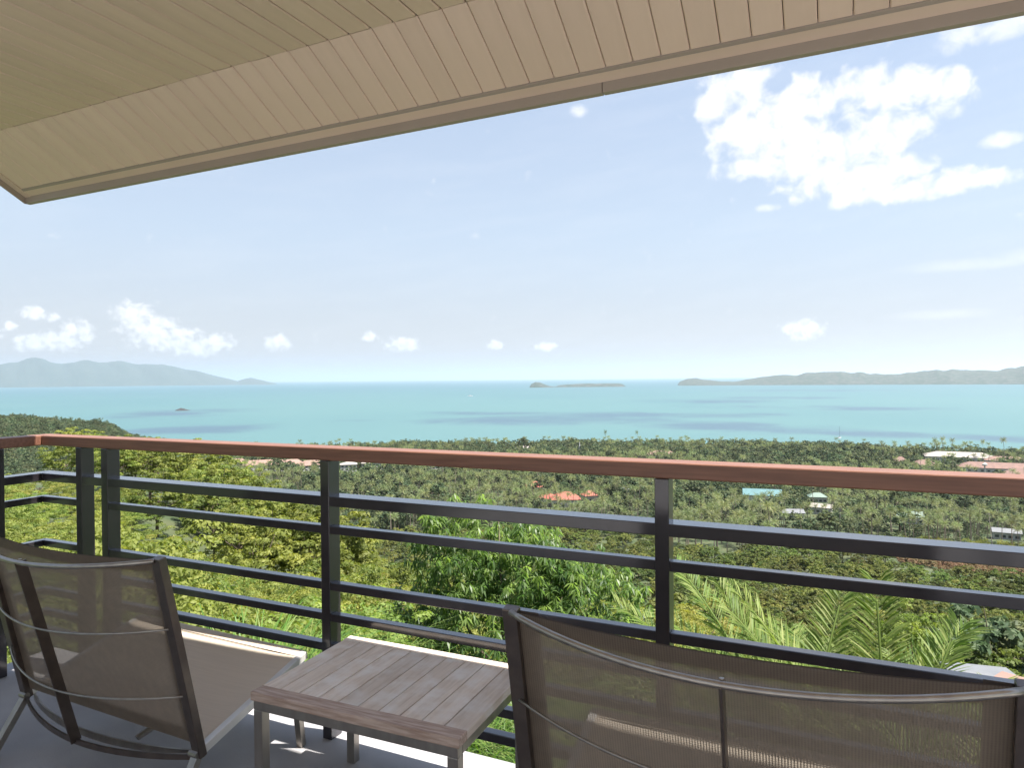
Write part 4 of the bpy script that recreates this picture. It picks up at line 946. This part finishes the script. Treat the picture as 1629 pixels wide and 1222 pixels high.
for k in range(3): PROTO_OBJ[trees_far[k].name] = next(o for o in L3 if o.data == trees_far[k])
grove('shore_wood', 'dark belt of round trees along the shore', trees_far, np.concatenate([Pt[290:], scatter(840, 1000, 9.5, az_of(560), a1, seed=33)[keep(scatter(840, 1000, 9.5, az_of(560), a1, seed=33))]]), .5, 1.65, 12, -.6)
P = scatter(380, 420, 4.6, az_of(1150), a1, seed=35); P = P[keep(P)]
place(shrubs_y, P[:150], 'roadside_bush', 'roadside bush', 'bush', 'bushes along the dirt road', 1.4, 2.4, 13, -.2)
P = scatter(560, 1330, lambda d: 6.0 + d * .0022, a0 - .1, az_of(262), seed=28); P = P[keep(P)]
grove('far_hill_wood', 'hazy wood over the far hill beyond the railing corner', trees_far, P, .5, 1.15, 18, -.8)
P = scatter(380, 960, lambda d: 4.6 + d * .0035, az_of(215), a1 + .03, seed=36); P = P[keep(P)]
grove('grove_undergrowth', 'green undergrowth between the trunks of the palm plain', trees_far, P, .28, .55, 17, -1.2)
P = scatter(338, 394, 4.0, az_of(1430), a1 + .02, seed=38)
place([[('leaves', m_) for m_ in (q[0][1],)] + [q[1]] for q in rusty], P[:170], 'dry_scrub', 'reddish dry scrub', 'bush', 'dry reddish scrub on the bare soil', 1.0, 1.9, 20, -.4)
P = scatter(335, 392, 8.5, az_of(1062), az_of(1235), seed=39)
place(palms_parts, P[:40], 'coconut_palm', 'tall coconut palm', 'palm tree', 'coconut palms at the foot of the slope', 1.15, 1.55, 21, mid=12)
# lone palms standing above the shore trees
def lone(px, d, s, k, label, tall=1.0):
    x, y = spot(px, d); e = empty('coconut_palm', (x, y, tz(x, y)), random.uniform(0, 6)); e.scale = (s, s, s * tall)
    for nm, me in palms_parts[k]: link(nm, me, e)
    tag(e, label, 'palm tree')
lone(963, 930, .95, 2, 'lone tall palm standing clear against the sea left of the third railing post', 2.05)
lone(1014, 925, .95, 2, 'lone tall palm standing clear against the sea just left of the third railing post', 2.0)
lone(1182, 880, 1.1, 1, 'dark bushy palm rising above the shore trees right of the third railing post', 1.6)
lone(1487, 925, 1.25, 0, 'leftmost tall palm in front of the sea beside the white hall', 1.8)
lone(1499, 930, 1.3, 1, 'full crowned palm in the pair left of the white hall', 1.6)
lone(1513, 930, 1.3, 2, 'full crowned palm on the right of the pair left of the white hall', 1.35)
lone(1564, 900, 1.0, 2, 'slender tall palm rising behind the white hall roof', 1.9)
lone(1598, 890, 1.4, 2, 'large palm crown above the roofs near the right edge', 1.5)
lone(204, 470, 1.0, 0, 'lone palm on the far hillside standing dark against the sea', 1.4)
lone(1213, 455, 1.15, 1, 'tall palm below the teal roof with bare trunk', 1.25)
lone(1283, 445, 1.1, 0, 'drooping palm between the two small pale roofs', 1.25)
# big round trees that stand out
def special(protos, px, d, s, name, label, dz=0, k=0, rz=1.0, cat='tree', sz=1.0):
    x, y = spot(px, d); e = empty(name, (x, y, tz(x, y) + dz), rz); e.scale = (s, s, s * sz)
    for nm, me in protos[k]: link(nm, me, e)
    tag(e, label, cat)
far_parts = []
for i in range(2):
    V, F, t, C = crown_arrays(90 + i, (5, 5, 4), 6, 60, 26, 1.0, spread=.24, lobes=.3); v2, f2, t2 = quads_of(trunk_mb(5, .4, .2, C, 5, seed=i))
    far_parts.append([('crown', np_mesh('crown', V, F, [lm_far], tint=t)), ('trunk', np_mesh('trunk', v2, f2, [m_bark]))])
P = scatter(430, 930, 46, az_of(300), a1, seed=51); P = P[keep(P)]
place(far_parts, P[:150], 'rain_tree', 'wide crowned tree', 'tree', 'wide crowned trees in the palm plain', .75, 1.65, 23, -1.0, mid=6)
special(far_parts, 833, 905, 2.1, 'rain_tree', 'big domed tree above the shore belt left of the thin white spire')
special(far_parts, 1375, 900, 1.9, 'rain_tree', 'big domed tree above the shore belt left of the resort roofs', k=1)
special(far_parts, 1270, 860, 1.6, 'rain_tree', 'dark domed tree in the shore belt between the two lone palms and the sailing boat', k=0)
special(trees_dark, 1585, 88, 1.9, 'dark_tree', 'large dark tree behind the hut at far right', dz=-2, k=0)
special(trees_dark, 1525, 100, 1.6, 'dark_tree', 'large dark tree left of the biggest dark tree at right', dz=-2, k=1)
special(trees_dark, 1650, 96, 2.0, 'dark_tree', 'large dark tree at the right edge behind the hut', dz=-2, k=2)
special(trees_near, 1452, 72, 1.25, 'vine_tree', 'light green vine covered tree above the tallest date palm frond', dz=-1, k=1, sz=1.3)

# ---- mango tree below the railing
def mango():
    r = np.random.default_rng(5); x, y = spot(800, 14.6); gz = tz(x, y); e = empty('mango_tree', (x, y, gz)); tag(e, 'large mango tree with drooping glossy leaves filling the middle behind the railing', 'tree')
    ctr = np.array([0, 0, -4.3 - gz]); lobes = [((0, 0, 0), (2.35, 2.2, 2.3)), ((-.95, -.2, 1.9), (1.05, 1.0, 1.35)), ((1.6, -.1, .6), (1.5, 1.4, 1.4)), ((-2.0, .1, -.5), (1.3, 1.4, 1.6)), ((.4, 0, 1.5), (1.3, 1.2, 1.2)), ((2.5, -.3, -.6), (1.1, 1.2, 1.3)), ((-.5, -.6, -2.0), (2.3, 1.8, 1.6))]
    ax = np.array([math.cos(YAW), math.sin(YAW), 0]); ay = np.array([-math.sin(YAW), math.cos(YAW), 0])
    RP, RN = [], []
    for (c, R) in lobes:
        n = int(150 * (R[0] * R[1] + R[0] * R[2] + R[1] * R[2]) / 3 * 1.15); d = unit(r.normal(size=(n * 2, 3))); d = d[d[:, 2] > -.75][:n]
        rad = r.uniform(.55, 1.0, len(d)) ** .7 * (1 + .16 * np.sin(d[:, 0] * 8 + c[0] * 3) * np.sin(d[:, 2] * 7 + 1) + .10 * np.sin(d[:, 1] * 9 + 2) * np.sin(d[:, 0] * 13))
        q = d * np.array(R) * rad[:, None] + np.array(c); RP.append(q[:, :1] * ax + q[:, 1:2] * ay + q[:, 2:] * np.array([0, 0, 1]) + ctr); RN.append(d[:, :1] * ax + d[:, 1:2] * ay + d[:, 2:] * np.array([0, 0, 1]))
    RP, RN = np.concatenate(RP), np.concatenate(RN)
    nl = 13; n = len(RP); a = np.arange(nl)[None, :] * 2.399 + r.uniform(0, 6.28, (n, 1)); el = r.uniform(-1.05, .25, (n, nl))
    axis = unit(RN + np.array([0, 0, .8])); h1 = unit(np.cross(axis, r.normal(size=axis.shape))); h2 = np.cross(axis, h1)
    T = (h1[:, None] * np.cos(a)[..., None] + h2[:, None] * np.sin(a)[..., None]) * np.cos(el)[..., None] + axis[:, None] * (np.sin(el)[..., None] + .15) - np.array([0, 0, .55])
    T = unit(T).reshape(-1, 3); base = np.repeat(RP, nl, 0) + T * .02 - np.repeat(axis, nl, 0) * r.uniform(0, .10, (n * nl, 1))
    L = r.uniform(.13, .215, (n * nl, 1)); Wd = L * .25; up_ = np.array([0, 0, 1.]); B = unit(np.cross(T, up_ + r.normal(0, .15, T.shape))); nn = np.cross(B, T)
    mid = base + T * L * .5 + nn * L * .06; tip = base + T * L - nn * L * .05 - np.array([0, 0, .02])
    V = np.stack([base, mid + B * Wd * .5, tip, mid - B * Wd * .5], 1).reshape(-1, 3); F = np.arange(len(V)).reshape(-1, 4)
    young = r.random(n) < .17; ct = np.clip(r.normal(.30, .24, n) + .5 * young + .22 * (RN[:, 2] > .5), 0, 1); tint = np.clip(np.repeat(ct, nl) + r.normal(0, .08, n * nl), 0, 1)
    link('crown', np_mesh('crown', V, F, [lm_mango], tint=tint), e)
    mb = MB(); mb.tube([(0, 0, -.4), (.1, 0, 1.2), (.05, .1, 2.4)], [.26, .2, .17], 9)
    for q in RP[::110]:
        m_ = Vector((q[0] * .45, q[1] * .45, 2.2 + (q[2] - 2.2) * .35)); mb.tube([(.05, .1, 2.2), m_, Vector(q)], [.07, .035, .008], 6)
    mb.build('trunk', m_bark, e, smooth=True)
mango()

# ---- date palms at the near right
def date_palm(px, d, zc, label, fr, seed):
    """fr: fronds as (heading degrees, start elevation degrees, length, bend)"""
    r = np.random.default_rng(seed); x, y = spot(px, d); gz = tz(x, y); e = empty('date_palm', (x, y, gz)); tag(e, label, 'palm tree', None)
    top = np.array([0, 0, zc - gz])
    mb = MB(); hh = top[2]
    mb.tube([(0, 0, -.3), (0, 0, hh * .5), (0, 0, hh)], [.17, .15, .16], 10); mb.build('trunk', m_palmbark, e, smooth=True)
    for (hd, e0, L, bend) in fr:
        a = math.radians(hd); dirh = np.array([math.sin(a), math.cos(a), 0]); side = np.array([math.cos(a), -math.sin(a), 0]); n = 60
        u = np.linspace(0, 1, n); ang = math.radians(e0) - bend * u ** 1.4; ds = L / (n - 1)
        rx = np.concatenate([[0], np.cumsum(np.cos(ang[:-1]) * ds)]); rz = np.concatenate([[0], np.cumsum(np.sin(ang[:-1]) * ds)])
        sp = top + dirh * rx[:, None] + np.array([0, 0, 1]) * rz[:, None]; tan = unit(np.gradient(sp, axis=0)); upn = np.cross(side, tan); upn *= np.sign(upn[:, 2:3] + 1e-6)
        V, F, t, off = [], [], [], 0
        for s in (-1, 1):
            for j in range(5, n - 1):
                w = .42 * min(1, (u[j] - .03) * 5) * (1 - .55 * u[j] ** 2) * r.uniform(.85, 1.1); fwd_ = .50 + .6 * u[j]
                for rep in range(2):
                    o_ = tan[j] * (rep * ds * .5 + r.uniform(-.3, .3) * ds); dv = unit((side * s * (1.0) + tan[j] * fwd_ + upn[j] * r.uniform(.05, .55))[None])[0]
                    b = sp[j] + o_; mid = b + dv * w * .5; tip = b + dv * w + np.array([0, 0, -.03]) ; ww = .0075; wv = unit(np.cross(dv, upn[j] + r.normal(0, .5, 3))[None])[0] * ww
                    V += [b, mid + wv, tip, mid - wv]; F.append((off, off + 1, off + 2, off + 3)); off += 4; t.append(np.clip(r.normal(.5, .28), 0, 1))
        k = MB(); k.tube([tuple(q) for q in sp[::6]], [.016 * (1 - .8 * v) + .003 for v in u[::6]], 5); v2, f2, t2 = quads_of(k)
        A = join_meshes('f', [(np.array(V), np.array(F), np.array(t), 0), (v2, f2, t2, 0)])
        link('frond', np_mesh('frond', A[0], A[1], [lm_date], tint=A[2]), e)
date_palm(1410, 5.2, -1.98, 'date palm in the middle of the three with its tallest frond upright', [(-5, 82, 1.85, .35), (-72, 62, 2.0, .45), (-52, 50, 1.8, .7), (-95, 42, 1.6, .8), (62, 58, 1.7, .6), (25, 48, 1.6, .8), (105, 40, 1.6, .8), (-30, 58, 1.7, .7), (-85, 70, 2.0, .45), (40, 74, 1.7, .5), (-140, 50, 1.4, .8), (150, 48, 1.3, .8)], 1)
date_palm(1585, 5.0, -1.98, 'date palm at the right edge with fronds arching to the right', [(62, 58, 2.1, .55), (85, 48, 1.9, .8), (10, 66, 1.4, .6), (-40, 48, 1.5, .9), (35, 42, 1.6, .8), (-90, 40, 1.3, .9), (120, 50, 1.5, .8), (70, 70, 1.8, .5), (-62, 62, 1.6, .6), (48, 66, 2.1, .55), (96, 60, 2.0, .7), (-20, 56, 1.7, .7)], 2)
date_palm(1275, 5.5, -1.94, 'smaller date palm leftmost of the three behind the right chair', [(-78, 62, 1.7, .6), (-50, 52, 1.5, .7), (-10, 60, 1.4, .6), (40, 52, 1.5, .8), (75, 62, 1.6, .5), (-100, 48, 1.7, .8), (110, 42, 1.4, .8), (-70, 76, 1.7, .4), (20, 72, 1.7, .5), (60, 58, 1.9, .6), (-86, 56, 2.0, .6), (-64, 66, 2.0, .5)], 3)

# ---- ornamental grass below the balcony and undergrowth
def grass_mesh(seed, n=520, L=.8, w=.011, spread=.28):
    r = np.random.default_rng(seed); V, F, t = [], [], []; off = 0
    for i in range(n):
        a = r.uniform(0, 6.28); q = r.uniform(0, spread) ; b = np.array([math.cos(a) * q, math.sin(a) * q, 0]); a2 = a + r.normal(0, .6); d = np.array([math.cos(a2), math.sin(a2), 0]); s = np.array([-d[1], d[0], 0]) * w / 2
        l = L * r.uniform(.6, 1.15); e0 = r.uniform(1.0, 1.5); tt = np.clip(r.normal(.45, .25), 0, 1); pts = [b]; ang = e0
        for k in range(4): pts.append(pts[-1] + (d * math.cos(ang) + np.array([0, 0, 1]) * math.sin(ang)) * l / 4); ang -= r.uniform(.35, .75)
        for k in range(4):
            s0 = s * (1 - k / 4.3); s1 = s * (1 - (k + 1) / 4.3); V += [pts[k] - s0, pts[k] + s0, pts[k + 1] + s1, pts[k + 1] - s1]; F.append((off, off + 1, off + 2, off + 3)); off += 4; t.append(tt)
    return np_mesh('grass_clump_mesh', np.array(V), np.array(F), [lm_grass], tint=np.array(t))
gm = [grass_mesh(i) for i in range(3)]
P = scatter(3.0, 9.0, .46, a0, az_of(1230), seed=41); a_ = np.arctan2(P[:, 0], P[:, 1]); d_ = np.hypot(P[:, 0], P[:, 1]); P = P[(P[:, 1] > 2.35) & (a_ > az_of(330)) | ((P[:, 1] > 2.35) & (d_ < 7.5))]
place(gm, P[:290], 'grass_clump', 'arching grass clump', 'grass clump', 'grass clumps below the balcony', .8, 1.3, 14, .30)
P = np.array([spot(px_, d_) for px_, d_ in ((385, 6.4), (420, 6.0), (455, 6.3), (490, 5.9), (520, 6.3), (560, 5.8), (600, 5.6), (635, 5.9), (665, 5.4), (700, 5.7), (735, 5.3), (770, 5.6), (800, 5.2), (840, 5.5), (905, 5.3), (960, 5.5), (1020, 5.3))])
place(gm, P[:5], 'tall_grass', 'tall grass tuft', 'grass clump', 'tall grass tufts in the bed', 1.9, 2.4, 19, .70)
place(gm, P[5:], 'tall_grass', 'tall grass tuft', 'grass clump', 'tall grass tufts in the bed', 1.5, 1.9, 22, .42)
P = scatter(2.9, 9.5, .9, az_of(1180), a1, seed=43); P = P[P[:, 1] > 2.5]
place(shrubs, P[:80], 'low_shrub', 'low bank shrub', 'shrub', 'low shrubs under the date palms', .32, .5, 15, .05)
P = scatter(9.5, 40, lambda d: 1.9 + d * .03, az_of(900), a1, seed=44)
place(shrubs, P[:230], 'bank_shrub', 'green bank shrub', 'shrub', 'shrubs between the date palms and the woods', .7, 1.15, 16, -.1)

# ------------------------------------------------------------------ air
hz = MB().box(-153000, 153000, -153000, 153000, -103, 850).build('haze', None); tag(hz, kind='stuff')
hz.data.materials.clear(); hm = bpy.data.materials.new('air'); hm.use_nodes = True; hn = hm.node_tree.nodes; hn.clear()
ho = hn.new('ShaderNodeOutputMaterial'); pv = hn.new('ShaderNodeVolumePrincipled'); pv.inputs['Density'].default_value = 3.6e-5; pv.inputs['Color'].default_value = (.80, .89, 1.0, 1); pv.inputs['Anisotropy'].default_value = .55
hm.node_tree.links.new(pv.outputs[0], ho.inputs['Volume']); hz.data.materials.append(hm)
